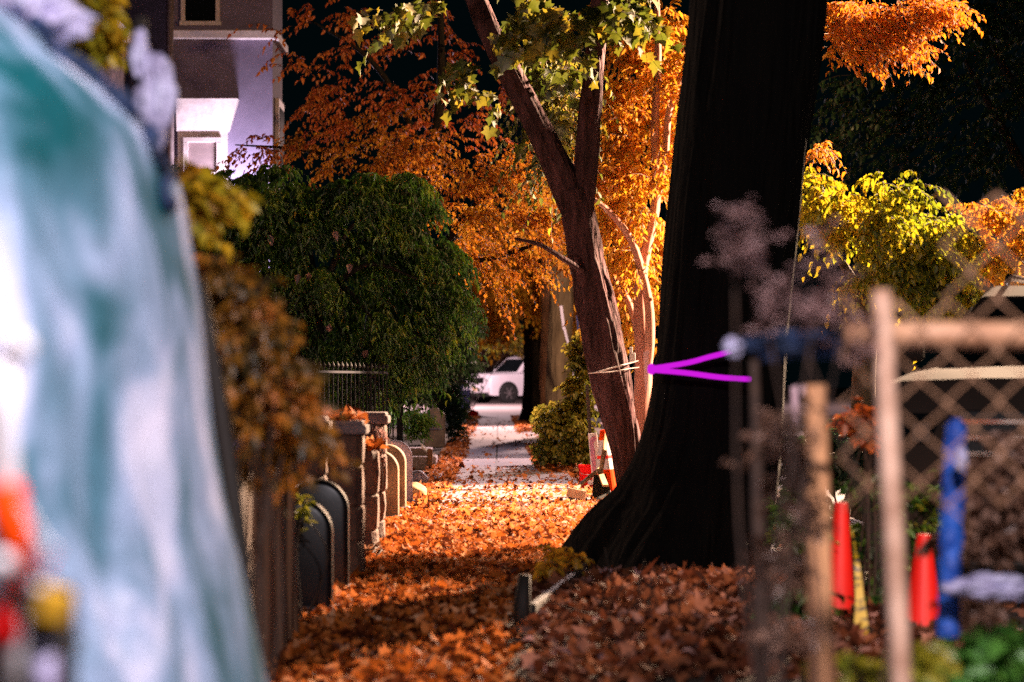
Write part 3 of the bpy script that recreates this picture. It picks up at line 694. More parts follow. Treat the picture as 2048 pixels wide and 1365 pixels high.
# ------------------------------------------------------------------ far trunks on the right of the pavement
YD = 70.0
dt = thing('far_tree', 'tall dark far tree whose golden crown hangs over the white car', 'tree', (xs(1062, YD), YD, 0))
mb = MB(); limb(mb, [W(1062, 848, YD), W(1064, 820, YD), W(1067, 760, YD), W(1066, 680, YD), W(1064, 560, YD), W(1060, 420, YD), W(1050, 250, YD)], [.36, .27, .25, .24, .24, .2, .1], 20, 1, .06)
limb(mb, [W(1064, 560, YD), W(1000, 480, YD), W(940, 450, YD)], [.1, .06, .03], 8, 2)
mb.build('trunk', M['barkdark'], dt, smooth=True)
L = Leaves()
sprays(L, blob_points([(1000, 590, 68, 50, 35, 1, 1), (1080, 590, 68, 50, 30, 1, 1), (960, 520, 68, 60, 50, 1, .8), (1110, 560, 68, 40, 35, 1, .8), (990, 640, 69, 40, 25, 1, .6), (1120, 620, 69, 25, 25, 1, .5), (1050, 500, 69, 90, 60, 1.2, .8), (940, 600, 69, 30, 40, 1, .4)], 190), W(1064, 520, YD), 9, .5, .13, .5, droop=.5, hang=.7)
L.build('crown', [M['leaf_gold'], M['twig']], dt)

def bare_trunk(name, label, pts, Y, radii, mat):
    o = thing(name, label, 'tree', (xs(pts[0][0], Y), Y, 0))
    mb = MB(); limb(mb, [W(a, b, Y) for a, b in pts], radii, 20, 3, .05)
    mb.build('trunk', mat, o, smooth=True)
    L = Leaves(); e = pts[-1]
    sprays(L, blob_points([(e[0], e[1] - 30, Y, 60, 40, .8, 1), (e[0] - 20, e[1] - 90, Y, 80, 60, .8, 1)], 90), W(e[0], e[1], Y), 9, .45, .1, .5)
    L.build('crown', [M['leaf_gold'], M['twig']], o)
bare_trunk('slender_tree', 'slender orange-brown trunk standing against the dark far tree', [(1091, 850), (1090, 800), (1088, 740), (1090, 680), (1091, 600), (1090, 500)], 64, [.13, .11, .105, .10, .095, .09], M['barkbrown'])
bare_trunk('broad_tree', 'broad grey-brown ridged trunk behind the ivy shrub', [(1118, 880), (1118, 820), (1119, 740), (1121, 670), (1123, 600), (1125, 500)], 52, [.30, .255, .24, .225, .22, .2], M['barkgrey'])

# ------------------------------------------------------------------ house with bay
YHs = 40.0; kh = F_PX / YHs
def HX(px): return (px - VX) / kh
def HZ(py): return CAM_H - (py - VY) / kh
house = thing('bay_front_house', 'lavender stucco house with a white window hood and stone ledges behind the evergreen', 'house', (HX(450), YHs, 0))
mb = MB()
mb.box(((HX(345) + HX(545)) / 2, YHs + .9, HZ(-300) / 2), (HX(545) - HX(345), 1.8, HZ(-300)))
mb.box((HX(345) - 2.5, YHs + 3.6, HZ(-300) / 2), (5.6, 5.0, HZ(-300)))
mb.build('wall', M['wall'], house)
mb = MB(); mb.box((HX(290) - 2.0, 38.2, 4.2), (3.4, 4.0, 8.4)); mb.build('side_wing', M['brownwall'], house)
def ledge(x0, x1, y0, y1, zt, zb, name='ledge'):
    m = MB(); m.box(((x0 + x1) / 2, (y0 + y1) / 2, (zt + zb) / 2), (x1 - x0, y1 - y0, zt - zb)); return m.build(name, M['trim'], house, bevel=.015)
ledge(HX(347), HX(557), YHs - .14, YHs + 1.85, HZ(62), HZ(80))
wingx = HX(290) - .3
ledge(wingx - .5, wingx + .09, 36.3, 40.1, HZ(60), HZ(84))
ledge(wingx - .5, wingx + .07, 36.3, 40.1, HZ(-90), HZ(-110))
# window with frame, pane
def window(x0, x1, zt, zb, y, pane_mat, fw=.06, depth=.05, name='window'):
    fr = MB()
    fr.box(((x0 + x1) / 2, y - depth / 2, zt - fw / 2), (x1 - x0, depth, fw)); fr.box(((x0 + x1) / 2, y - depth / 2 - .01, zb + fw / 2), (x1 - x0 + .04, depth + .02, fw))
    for x in (x0 + fw / 2, x1 - fw / 2): fr.box((x, y - depth / 2, (zt + zb) / 2), (fw, depth, zt - zb - 2 * fw))
    fr.box(((x0 + x1) / 2, y - depth / 2 + .003, (zt + zb) / 2), (x1 - x0 - 2 * fw, depth - .012, .035))
    w = fr.build(name, M['trim'], house, bevel=.006)
    pn = MB(); pn.box(((x0 + x1) / 2, y - .006, (zt + zb) / 2), (x1 - x0 - 2 * fw + .01, .008, zt - zb - 2 * fw + .01))
    pn.build('pane', pane_mat, w)
    return w
window(HX(362), HX(440), HZ(-190), HZ(52), YHs, M['darkglass'])
# surround board, hood and lower window
mb = MB(); mb.box(((HX(356) + HX(456)) / 2, YHs - .04, (HZ(262) + HZ(430)) / 2), (HX(456) - HX(356), .08, HZ(262) - HZ(430))); mb.build('window_surround', M['trim'], house, bevel=.01)
window(HX(368), HX(444), HZ(276), HZ(420), YHs - .08, M['blind'], .07)
x0, x1, x2 = HX(354), HX(460), HX(479); zt, zb = HZ(200), HZ(264)
mb = MB()
mb.add([(x0, YHs - .01, zb), (x1, YHs - .01, zb), (x1, YHs - .10, zb), (x0, YHs - .10, zb), (x0, YHs - .01, zt), (x2, YHs - .01, zt), (x2, YHs - .26, zt), (x0, YHs - .26, zt)],
       [(0, 1, 2, 3), (4, 7, 6, 5), (3, 2, 6, 7), (1, 5, 6, 2), (0, 3, 7, 4), (0, 4, 5, 1)])
mb.build('window_hood', M['trim'], house, bevel=.008)
mb = MB(); mb.box((HX(545) + .03, YHs + .9, (HZ(190) + HZ(420)) / 2), (.06, 1.0, HZ(190) - HZ(420))); wd = mb.build('window', M['trim'], house, bevel=.01)
mb = MB(); mb.box((HX(545) + .062, YHs + .9, (HZ(205) + HZ(420)) / 2), (.01, .8, HZ(210) - HZ(420))); mb.build('pane', M['darkglass'], wd)
mb = MB(); mb.tube([(HX(345) - .01, YHs - .12, 0), (HX(345) - .01, YHs - .12, 4), (HX(345) - .01, YHs - .12, HZ(-300))], .045, 12); mb.build('downpipe', M['pipe'], house, smooth=True)
mb = MB(); mb.box((HX(345) - 1.0, YHs + 2.5, HZ(-300) + .1), (6.5, 8, .2)); mb.build('roof', M['brownwall'], house)

# ------------------------------------------------------------------ pointed pier, planks, rocks along the left
def pier(name, label, px0, px1, top, base_y, mat, pointed):
    k = base_y - VY; Y = F_PX / k; x0, x1 = (px0 - VX) / k, (px1 - VX) / k; zt = CAM_H - (top - VY) / k
    return Y, x0, x1, zt
Y, x0, x1, zt = pier('', '', 848, 890, 813, 896, None, True)
o = thing('stone_pier', 'small pointed tan stone pier beside the pavement', 'stone pier', ((x0 + x1) / 2, Y, 0))
mb = MB(); mb.prism([(x0, Y, 0), (x1, Y, 0), (x1, Y, zt - .12), ((x0 + x1) / 2, Y, zt), (x0, Y, zt - .12)], (0, .25, 0)); mb.build('pier_block', M['tan'], o, bevel=.02)
mb = MB(); mb.box(((x0 + x1) / 2 - .02, Y - .008, zt - .22), (.018, .014, .2)); mb.box(((x0 + x1) / 2, Y - .008, zt - .34), (x1 - x0 - .06, .014, .018)); mb.build('carved_line', M['stonecap'], o)

# rough block piers
def block_pier(label, xr, Y, zt, w, d, course=.2, cap=True, capmat='stonecap', seed=0, group='stacked stone fence piers'):
    o = thing('block_pier', label, 'stone pier', (xr - w / 2, Y, 0), group)
    rnd = random.Random(seed); mb = MB(); z = -.04; top = zt - (.07 if cap else 0)
    while z < top - .03:
        h = min(course * rnd.uniform(.85, 1.15), top - z)
        if top - z - h < .08: h = top - z
        j = lambda: rnd.uniform(-.012, .012)
        n = 5; vs, fs = [], []
        # bulging rock-faced course
        prof = [(0, -.010), (.06, -.001), (.5, .003), (.94, -.001), (1, -.010)]
        cx, cy = xr - w / 2 + j() * .6, Y + d / 2 + j() * .6
        m = 20
        for t, e in prof:
            for q in range(m):
                a = 2 * PI * q / m; ca, sa = math.cos(a), math.sin(a); s = max(abs(ca), abs(sa)); rx, ry = ca / s, sa / s
                b = .012 * mnoise.noise(Vector((ca * 2, sa * 2, (z + t * h) * 14 + seed)))
                vs.append((cx + rx * (w / 2 + e + b), cy + ry * (d / 2 + e + b), z + t * h))
        for i in range(len(prof) - 1):
            for q in range(m):
                r = (q + 1) % m; fs.append((i * m + q, i * m + r, (i + 1) * m + r, (i + 1) * m + q))
        fs.append(tuple(range(m - 1, -1, -1))); fs.append(tuple((len(prof) - 1) * m + q for q in range(m)))
        mb.add(vs, fs); z += h
    mb.build('stone_courses', M['stone'], o)
    if cap:
        c = MB(); c.box((xr - w / 2, Y + d / 2, zt - .045), (w + .05, d + .06, .05)); c.box((xr - w / 2, Y + d / 2, zt - .012), (w + .02, d + .03, .025)); c.build('capstone', M[capmat], o, bevel=.012)
    return o
block_pier('brown stone pier just behind the second black round-topped post', -.86, 14.0, .825, .28, .30, seed=1)
block_pier('tallest front brown stone pier with a leaf-strewn cap, right of the black posts', -.695, 14.4, .80, .24, .32, seed=2)
block_pier('short brown stone pier heaped with fallen leaves instead of a cap', -.70, 16.3, .60, .22, .30, cap=False, seed=3)
block_pier('stone pier with a clean grey overhanging cap in front of the tan posts', -.70, 17.4, .81, .27, .32, capmat='stonecap', seed=4)
wl = MB(); wl.box((-1.03, 16.2, .32), (.16, 3.2, .64)); wlo = wl.build('garden_wall', M['stone'], bevel=.02); tag(wlo, 'low brown stone garden wall running behind the stacked piers', 'garden wall')
litter('pier_leaves', [M['litter']], [
    (-1.13, -.87, 14.0, 14.3, 900, .825, .04, .1, 0), (-.94, -.70, 14.4, 14.72, 800, .80, .04, .1, 0), (-.92, -.70, 16.3, 16.6, 1500, lambda a, b: .60 + .03 * random.random(), .04, .1, 0),
    (-1.10, -.96, 14.7, 17.7, 700, .64, .04, .1, 0)])
bush('withered_plant', 'withered grey-mauve plant clinging to the grey-capped pier', 'plant', [(742, 862, 17.3, 14, 12, .05, 1), (750, 880, 17.3, 10, 10, .04, .6)], M['leaf_dry'], 60, .022, .4, .08, (xs(740, 17.3), 17.35, .0), droop=.9, hang=1.0, twig_r=.0015)

# round-topped posts
def round_post(label, xr, Y, h, mat, w=.30, d=.11, rt=.14, group='round-topped kerb posts'):
    o = thing('round_topped_post', label, 'post', (xr - w / 2, Y, 0), group)
    # face profile in X-Z, left shoulder square-ish, right shoulder fully rounded
    pts = [(xr - w, -.05)]
    pts += [(xr - w, h - rt)] + [(xr - w + rt - rt * math.cos(a), h - rt + rt * math.sin(a)) for a in np.linspace(.15, PI / 2, 8)]
    pts += [(xr - rt + rt * math.sin(a), h - rt + rt * math.cos(a)) for a in np.linspace(0.1, PI / 2, 12)]
    pts += [(xr, -.05)]
    mb = MB(); mb.prism([(a, Y, b) for a, b in pts], (0, d, 0)); s = mb.build('slab', mat, o, bevel=.028)
    s.modifiers['bevel'].segments = 4
    for p in s.data.polygons: p.use_smooth = True
    f = MB(); f.box((xr - w / 2, Y + d / 2, .012), (w + .06, d + .05, .05)); f.build('footing', M['stonecap'], o, bevel=.01)
    return o
round_post('nearest black round-topped post, beside the wooden planks', -.713, 12.15, .495, M['blackpaint'])
round_post('black round-topped post between the nearest black post and the brown piers', -.71, 13.4, .535, M['blackpaint'])
round_post('nearest tan round-topped sandstone post, just past the grey-capped pier', -.72, 20.4, .50, M['tan'], w=.34, d=.18)
round_post('second tan round-topped sandstone post, in front of the pale lavender one', -.714, 21.8, .515, M['tan'], w=.34, d=.18)
round_post('pale lavender round-topped stone post, farthest of the row', -.70, 22.9, .525, M['palestone'], w=.30, d=.14)
def rock(label, px, py, Y, r, mat):
    bm = bmesh.new(); bmesh.ops.create_icosphere(bm, subdivisions=3, radius=r)
    for v in bm.verts: v.co *= 1 + .25 * mnoise.noise(v.co * (1.2 / r) + Vector((px, 0, 0))); v.co.z *= .75
    me = bpy.data.meshes.new('rock'); bm.to_mesh(me); bm.free(); me.materials.append(mat)
    for p in me.polygons: p.use_smooth = True
    o = bpy.data.objects.new('rock', me); o.location = (xs(px, Y), Y, r * .5); link(o); tag(o, label, 'rock', 'stones at the foot of the posts'); return o
rock('rounded pale stone lying just behind the lavender post', 833, 955, 27.5, .11, M['palestone'])
rock('smaller tan stone at the foot of the lavender post', 832, 985, 24.5, .10, M['tan'])
# low step and slanted white board
mb = MB(); mb.box((xs(842, 33), 33.3, .05), (.36, .9, .16)); mb.box((xs(838, 33), 33.5, .17), (.28, .6, .1)); tag(mb.build('stone_step', M['stonecap'], bevel=.015), 'low dark stone step beside the pavement before the pointed pier', 'step')
mb = MB(); mb.box((xs(860, 32.3), 32.3, .10), (.06, .06, .26)); tag(mb.build('short_stake', M['plank'], bevel=.006), 'short brown wooden stake under the slanted white board', 'stake')
mb = MB(); mb.bar(W(842, 893, 32.6), W(868, 914, 32.6), .06, .02); mb.bar(W(841, 888, 32.7), W(862, 904, 32.7), .03, .015); tag(mb.build('white_board', M['white']), 'white board lying slanted against the stone step', 'board')

# iron railing and stair rail
rl = thing('iron_railing', 'black iron railing with thin pickets above the stone piers', 'railing', (xs(720, 24), 24, 0))
mb = MB(); ra, rb_ = Vector((-1.52, 23.4, 0)), Vector((-1.05, 26.6, 0))
for z in (1.08, .2): mb.bar(ra + Vector((0, 0, z)), rb_ + Vector((0, 0, z)), .02)
mb.build('rail', M['iron'], rl)
for i in range(18):
    p = ra.lerp(rb_, i / 17); m = MB(); m.bar(p, p + Vector((0, 0, 1.13)), .012); m.lathe(p + Vector((0, 0, 1.12)), [(.013, 0), (.018, .015), (.002, .05)], 8); m.build('picket', M['iron'], rl)
sr = thing('stair_handrail', 'black sloping stair handrail ending at a thick iron newel post', 'railing', (xs(800, 29), 29, 0))
m = MB(); m.tube([W(735, 738, 28.2), W(768, 785, 28.6), W(800, 838, 29)], .018, 8); m.build('handrail', M['iron'], sr, smooth=True)
m = MB(); m.box((xs(800, 29), 29, .52), (.065, .065, 1.1)); m.lathe((xs(800, 29), 29, 1.07), [(.05, 0), (.05, .03), (.035, .06), (.01, .1)], 12); m.build('newel_post', M['iron'], sr)
for i in range(7):
    t = (i + .5) / 7; a = W(735 + 65 * t, 738 + 100 * t, 28.2 + .8 * t); m = MB(); m.bar((a.x, a.y, 0), a, .014); m.build('baluster', M['iron'], sr)

# ------------------------------------------------------------------ plank fence and amber shrub, left foreground
bf = thing('board_fence', 'weathered brown board fence leaning beside the tarp', 'fence', (-.82, 10, 0))
mb = MB(); rnd = random.Random(5); y = 8.3
while y < 11.0:
    w = rnd.uniform(.12, .2); mb.box((-.80 + rnd.uniform(-.015, .015), y + w / 2, .36), (.022, w - .012, .80 + rnd.uniform(-.06, .04)), Matrix.Rotation(rnd.uniform(-.05, .03), 3, 'Y')); y += w
mb.build('board_panel', M['plank'], bf, bevel=.003)
for yy in (8.4, 9.8, 10.9):
    m = MB(); m.box((-.86, yy, .4), (.07, .07, .9)); m.build('fence_post', M['plank'], bf, bevel=.004)
dp = MB(); dp.tube([(xs(540, 5.9), 5.9, -.03), W(505, 1365, 5.9), W(478, 1100, 5.9), W(452, 900, 5.9), W(420, 700, 5.9), W(398, 560, 5.9)], [.024, .023, .022, .021, .018, .013], 12, 0, bark_disp(5, .05)); tag(dp.build('leaning_post', M['darkwood'], smooth=True), 'dark leaning timber post between the tarp and the amber shrub', 'post')
bush('amber_shrub', 'blurred amber and gold shrub spilling over the board fence', 'bush', [(450, 560, 6.3, 26, 26, .1, .5), (480, 620, 6.3, 40, 40, .12, .8), (520, 690, 6.3, 45, 40, .12, .9), (550, 770, 6.3, 55, 50, .14, 1.0), (568, 840, 6.4, 45, 45, .14, .9), (585, 895, 6.5, 30, 35, .12, .4), (470, 720, 6.3, 30, 60, .1, .35), (500, 830, 6.3, 35, 60, .1, .4), (525, 940, 6.6, 45, 40, .12, .4)],
     M['leaf_amber'], 95, .030, .5, .10, (-.55, 6.4, 0), twig_r=.002, droop=.5, hang=.6)
bush('pale_sprig', 'pale green leafy sprig growing in front of the nearest black post', 'plant', [(606, 1015, 11.8, 8, 30, .03, 1), (610, 1050, 11.8, 6, 25, .03, .5)], M['leaf_ivy'], 9, .035, .55, .035, (xs(600, 11.8), 11.8, 0), nleaf=5, hang=.7, twig_r=.0018)
bush('kerb_weeds', 'clump of lit weeds at the foot of the short leaf-topped pier', 'plant', [(745, 1115, 16.0, 18, 25, .08, 1), (735, 1150, 15.4, 18, 20, .08, .8)], M['leaf_brown'], 30, .06, .5, .1, (xs(742, 15.8), 15.8, 0), nleaf=6, twig_r=.002)

# ------------------------------------------------------------------ tarp-covered pile on the left
sil = [(1.66, 20), (1.62, 80), (1.595, 100), (1.525, 160), (1.49, 230), (1.435, 300), (1.38, 345), (1.32, 362), (1.21, 383), (1.12, 398), (1.02, 410), (.90, 425), (.79, 445), (.71, 465), (.615, 492), (.50, 520), (.40, 545), (.25, 590), (0, 660)]
def tarp_x(z):
    for (z1, p1), (z2, p2) in zip(sil, sil[1:]):
        if z <= z1 and z >= z2:
            t = (z1 - z) / (z1 - z2); return xs(p1 + (p2 - p1) * t, 4.9)
    return xs(sil[0][1] if z > sil[0][0] else sil[-1][1], 4.9)
tp = thing('tarp_heap', 'tall heap covered by a pale teal-white plastic tarp, filling the left foreground', 'tarp heap', (-1.25, 4.4, 0))
vs, fs = [], []; NR, NA = 90, 220
zs = [1.70 - 1.70 * i / NR for i in range(NR + 1)]
for i, z in enumerate(zs):
    e = max(0.0, min(1.0, (1.70 - z) / .13)); xr = tarp_x(z); close = e ** .5
    rx, ry = .62, 2.0
    for j in range(NA):
        a = 2 * PI * j / NA; ca, sa = math.cos(a), math.sin(a)
        f = 1 + .018 * mnoise.noise(Vector((ca * 5, sa * 9, z * 1.1))) + .03 * (1.7 - z) / 1.7 * mnoise.noise(Vector((ca * 14, sa * 24, z * .35))) - (.018 if j % 2 else 0) * 0
        ex = math.copysign(abs(ca) ** .85, ca)
        cx = xr - rx
        vs.append((cx + rx * ex * f * (0.15 + .85 * close) + rx * .85 * (1 - close) * .0, 4.55 + ry * sa * f * (.2 + .8 * close), z))
for i in range(NR):
    for j in range(NA):
        k = (j + 1) % NA; fs.append((i * NA + j, i * NA + k, (i + 1) * NA + k, (i + 1) * NA + j))
fs.append(tuple(range(NA)))
MB().add(vs, fs).build('tarp', M['tarp'], tp, smooth=True)
m = MB()
for (z, yy) in ((1.34, 4.6), (1.10, 4.7), (.8, 4.8)):
    m.tube([(tarp_x(z) - .06, 3.0, z + .06), (tarp_x(z) - .004, 3.9, z + .02), (tarp_x(z) + .006, 4.6, z), (tarp_x(z) - .06, 5.8, z - .05)], .006, 8)
cr = []
zz = np.linspace(1.58, 1.28, 26)
for i, z in enumerate(zz):
    cr.append((tarp_x(z) + .006, 4.62 + .05 * math.sin(i), z + .006))
m2 = MB(); m2.tube(cr, [.012 + .006 * math.sin(i * 1.3) for i in range(26)], 8); m2.build('hem_fold', M['navycloth'], tp, smooth=True)

def crumple(name, label, cat, c, s, mat, amp=.35, freq=3.0, seed=0.0, top=0):
    bm = bmesh.new(); bmesh.ops.create_icosphere(bm, subdivisions=5, radius=1)
    for v in bm.verts:
        p = v.co.copy(); n = mnoise.noise(p * freq * .5 + Vector((seed, 0, 0))) + .5 * abs(mnoise.noise(p * freq + Vector((0, seed, 0)))) + .3 * mnoise.noise(p * freq * 2.3)
        r = 1 + amp * n
        if top: r *= 1 - top * max(0, p.z) ** 2
        v.co = Vector((p.x * s[0] * r, p.y * s[1] * r, p.z * s[2] * (1 + amp * .4 * n)))
    me = bpy.data.meshes.new(name); bm.to_mesh(me); bm.free(); me.materials.append(mat)
    for p in me.polygons: p.use_smooth = True
    o = bpy.data.objects.new(name, me); o.location = c; link(o); tag(o, label, cat); return o

# pole behind the tarp with a hanging plastic bag
m = MB(); m.tube([(xs(318, 6.1), 6.1, -.03), (xs(300, 6.1), 6.1, 1.0), (xs(280, 6.1), 6.1, 1.78)], .014, 10); tag(m.build('line_pole', M['darkwood'], smooth=True), 'thin dark pole rising behind the tarp heap', 'pole')
bag = thing('plastic_bag', 'knotted blue-white plastic bag hanging above the edge of the tarp', 'bag', W(310, 200, 6.0))
b1 = crumple('bag_body', None, None, W(312, 195, 6.0), (.035, .035, .10), M['whitecloth'], .5, 3, 2); b1.parent = bag; b1.matrix_parent_inverse = Matrix.Translation(-bag.location)
b2 = crumple('bag_knot', None, None, W(279, 105, 6.0), (.016, .02, .05), M['whitecloth'], .5, 3, 5); b2.parent = bag; b2.matrix_parent_inverse = Matrix.Translation(-bag.location)
bush('climbing_plant', 'blurred lime-green climber in the top left behind the tarp', 'plant', [(170, 40, 7.2, 28, 60, .1, 1), (195, 95, 7.2, 22, 30, .1, .6), (375, 430, 7.2, 20, 60, .1, .8), (400, 385, 7.4, 40, 30, .1, .6)], M['leaf_yellow'], 46, .05, .6, .1, (xs(330, 7.2), 7.2, 0), nleaf=6, twig_r=.002)
pl = crumple('netting_roll', 'bundled bluish netting on top of the tarp heap', 'netting', W(60, 35, 5.0), (.085, .10, .055), M['whitecloth'], .55, 4, 9)

# foreground oddments at the far left: white post with bands, ribbon, lock
wp = thing('white_post', 'thin white post with an orange sleeve and a round knob at the far left edge', 'post', (xs(15, 2.35), 2.35, 0))
m = MB(); m.tube([W(18, 1500, 2.35), W(20, 1200, 2.35), W(8, 960, 2.35), W(-4, 830, 2.35), W(2, 730, 2.35)], .012, 12); m.build('pole', M['white'], wp, smooth=True)
m = MB(); m.lathe(W(38, 696, 2.35) - Vector((0, 0, 0)), [(.003, -.012), (.009, -.009), (.0125, 0), (.009, .009), (.003, .012)], 16); m.tube([W(2, 735, 2.35), W(14, 705, 2.35), W(36, 694, 2.35)], .006, 10); m.build('knob', M['white'], wp, smooth=True)
m = MB(); m.tube([W(6, 970, 2.34), W(22, 1070, 2.34), W(42, 1170, 2.34)], [.015, .0165, .014], 14); m.build('sleeve', M['orange'], wp, smooth=True)
cb = thing('caution_ribbon', 'red and white plastic ribbon tied to the white post', 'ribbon', W(70, 1100, 2.3))
for i, (pts, mt) in enumerate(([[(45, 1010), (62, 1040), (85, 1080), (112, 1105)], 'white'], [[(58, 1060), (72, 1110), (90, 1150), (80, 1165)], 'white'], [[(112, 1105), (98, 1130), (80, 1165), (60, 1180)], 'red'], [[(30, 1150), (20, 1200), (0, 1260), (-10, 1330)], 'red'])):
    m = MB(); cpts = curve([W(a, b, 2.28 + .01 * i) for a, b in pts], 6)
    for a, b in zip(cpts, cpts[1:]): m.bar(a, b + (b - a) * .15, .012, .0025)
    m.build('ribbon_tail', M[mt], cb, smooth=True)
m = MB(); m.lathe(W(2, 1130, 2.25), [(.001, -.011), (.008, -.008), (.0115, 0), (.008, .008), (.001, .011)], 16); tag(m.build('white_ball', M['white'], smooth=True), 'small white ball hanging against the orange sleeve', 'ball')
m = MB(); m.lathe(W(74, 1175, 2.27), [(.001, -.005), (.004, -.003), (.005, 0), (.004, .003), (.001, .005)], 12); tag(m.build('white_bead', M['white'], smooth=True), 'tiny white bead below the ribbon', 'bead')
lk = thing('padlock', 'yellow padlock with a black body hanging under the ribbon', 'padlock', W(100, 1215, 2.4))
m = MB(); m.box(W(106, 1212, 2.4), (.028, .014, .030), Matrix.Rotation(R(12), 3, 'Y')); m.build('face_plate', M['yellow'], lk, bevel=.004)
m = MB(); m.box(W(84, 1235, 2.42), (.036, .016, .046), Matrix.Rotation(R(12), 3, 'Y')); m.build('lock_body', M['blackplastic'], lk, bevel=.005)
m = MB(); m.tube(curve([W(70, 1200, 2.42), W(66, 1165, 2.42), W(90, 1150, 2.42), W(110, 1170, 2.42), W(108, 1200, 2.42)], 6), .0035, 8); m.build('shackle', M['chrome'], lk, smooth=True)
m = MB(); m.tube([W(86, 1290, 2.5), W(92, 1380, 2.5), W(96, 1600, 2.5)], .010, 12); m.lathe(W(85, 1288, 2.5), [(.009, -.006), (.014, -.004), (.014, .006), (.009, .01)], 16); tag(m.build('pale_pipe', M['whitecloth'], smooth=True), 'short pale lavender pipe standing below the padlock', 'pipe')
m = MB(); m.box(W(40, 1330, 2.6), (.09, .10, .14)); m.box(W(40, 1290, 2.6) , (.10, .11, .012)); tag(m.build('dark_crate', M['blackplastic'], bevel=.006), 'dark crate at the bottom left corner behind the pale pipe', 'crate')
m = MB(); m.lathe(W(8, 1255, 2.3), [(.002, -.02), (.012, -.016), (.016, 0), (.010, .016), (.002, .02)], 14); tag(m.build('crimson_float', M['red'], smooth=True), 'crimson plastic float at the left edge below the white ball', 'float')

# ------------------------------------------------------------------ tools, bucket, cone and sign by the forked tree
def cone(label, px, base_y, Yd, h, r0, stripes=None, tilt=0.0, hidden=False, z0=0):
    o = thing('traffic_cone', label, 'traffic cone', (xs(px, Yd), Yd, z0), 'traffic cones')
    c = Vector((xs(px, Yd), Yd, z0)); ax = Vector((math.sin(tilt), 0, math.cos(tilt)))
    def rad(t): return r0 * (1 - t) + .026 * t
    segs = stripes or [(0, 1, 'cone')]
    for i, (a, b, mt) in enumerate(segs):
        m = MB(); prof = [(rad(t), .03 + (h - .03) * t) for t in np.linspace(a, b, 6)]
        if i == len(segs) - 1: prof += [(rad(1) - .008, h + .002)]
        m.lathe(c, prof, 28, 0, ax); m.build('cone_body' if mt == 'cone' else 'reflective_band', M[mt], o, smooth=False)
    m = MB(); q = ax.to_track_quat('Z', 'Y').to_matrix(); m.box(c + ax * .017, (r0 * 2.7, r0 * 2.7, .03), q); m.build('base', M['cone' if not stripes else 'blackplastic'], o, bevel=.01)
    return o
cone('orange and white striped traffic cone leaning against the forked tree', 1214, 985, 24.6, .58, .12, [(0, .38, 'orange'), (.38, .55, 'white'), (.55, .60, 'cone'), (.60, .84, 'white'), (.84, 1, 'orange')], -.06)
cone('plain bright red-orange traffic cone standing right of the pale fence post', 1843, 1310, 10.4, .44, .088, None, .02, z0=0)
cone('red-orange traffic cone half hidden behind the rough wooden stake', 1674, 1330, 10.8, .54, .075, None, .03)
bk = thing('bucket', 'red plastic bucket with a small white label beside the ivy shrub', 'bucket', (xs(1174, 26.5), 26.5, 0))
bc = Vector((xs(1174, 26.5), 26.5, 0)); m = MB()
m.lathe(bc, [(.058, .0), (.062, .01), (.078, .20), (.082, .20), (.082, .222), (.074, .222), (.070, .06)], 28); m.build('body', M['red'], bk, smooth=False)
m = MB(); m.box(bc + Vector((.028, -.076, .06)), (.045, .006, .045), Matrix.Rotation(R(-10), 3, 'X')); m.build('label_sticker', M['white'], bk)
m = MB(); m.tube(curve([bc + Vector((-.083, 0, .2)), bc + Vector((-.05, -.07, .14)), bc + Vector((.05, -.07, .14)), bc + Vector((.083, 0, .2))], 6), .003, 6); m.build('handle', M['chrome'], bk, smooth=True)
sg = thing('sign_board', 'white board with a mauve printed shape leaning behind the red bucket', 'sign', (xs(1190, 26), 26, 0))
m = MB(); poly = [W(1176, 868, 26), W(1194, 866, 26), W(1201, 945, 26), W(1208, 1000, 26.0), W(1190, 1000, 26.0), W(1183, 945, 26)]; m.prism(poly, (0, .02, 0)); m.build('panel', M['white'], sg, bevel=.003)
m = MB(); poly = [W(1179, 882, 26), W(1184, 874, 26), W(1191, 873, 26), W(1192, 880, 26), W(1187, 886, 26), W(1190, 905, 26), W(1193, 945, 26), W(1195, 985, 26), W(1190, 985, 26), W(1186, 945, 26), W(1181, 905, 26)]; m.prism([p + Vector((0, -.006, 0)) for p in poly], (0, .004, 0)); m.build('print', M['mauve'], sg)
m = MB(); m.bar(W(1174, 770, 27), W(1188, 985, 27), .03, .03); tag(m.build('dark_stake', M['darkwood']), 'tall thin dark stake standing behind the white sign board', 'stake')
pb = thing('push_broom', 'wooden push broom with a broad pale head lying on the leaves', 'broom', (xs(1152, 23.5), 23.5, 0))
m = MB(); m.bar(W(1150, 978, 23.5), W(1203, 936, 24.1), .034, .022); m.build('handle', M['woodhandle'], pb, bevel=.004)
m = MB(); m.box(W(1153, 988, 23.4), (.155, .07, .075), Matrix.Rotation(R(12), 3, 'Y')); m.build('head', M['woodhandle'], pb, bevel=.006)
m = MB()
for i in range(46):
    c = W(1153, 988, 23.4) + Vector((random.uniform(-.07, .07), random.uniform(-.03, .03), -.05)); m.bar(c + Vector((0, 0, .02)), c + Vector((random.uniform(-.01, .01), 0, -.045)), .006)
m.build('bristles', M['blackplastic'], pb)
sh = thing('shovel', 'long-handled shovel with a black blade propped against the forked tree', 'shovel', (xs(1205, 23.9), 23.9, 0))
m = MB(); m.tube([W(1213, 870, 24.2), W(1205, 925, 24.0), W(1201, 948, 23.9)], .020, 10); m.build('handle', M['woodhandle'], sh, smooth=True)
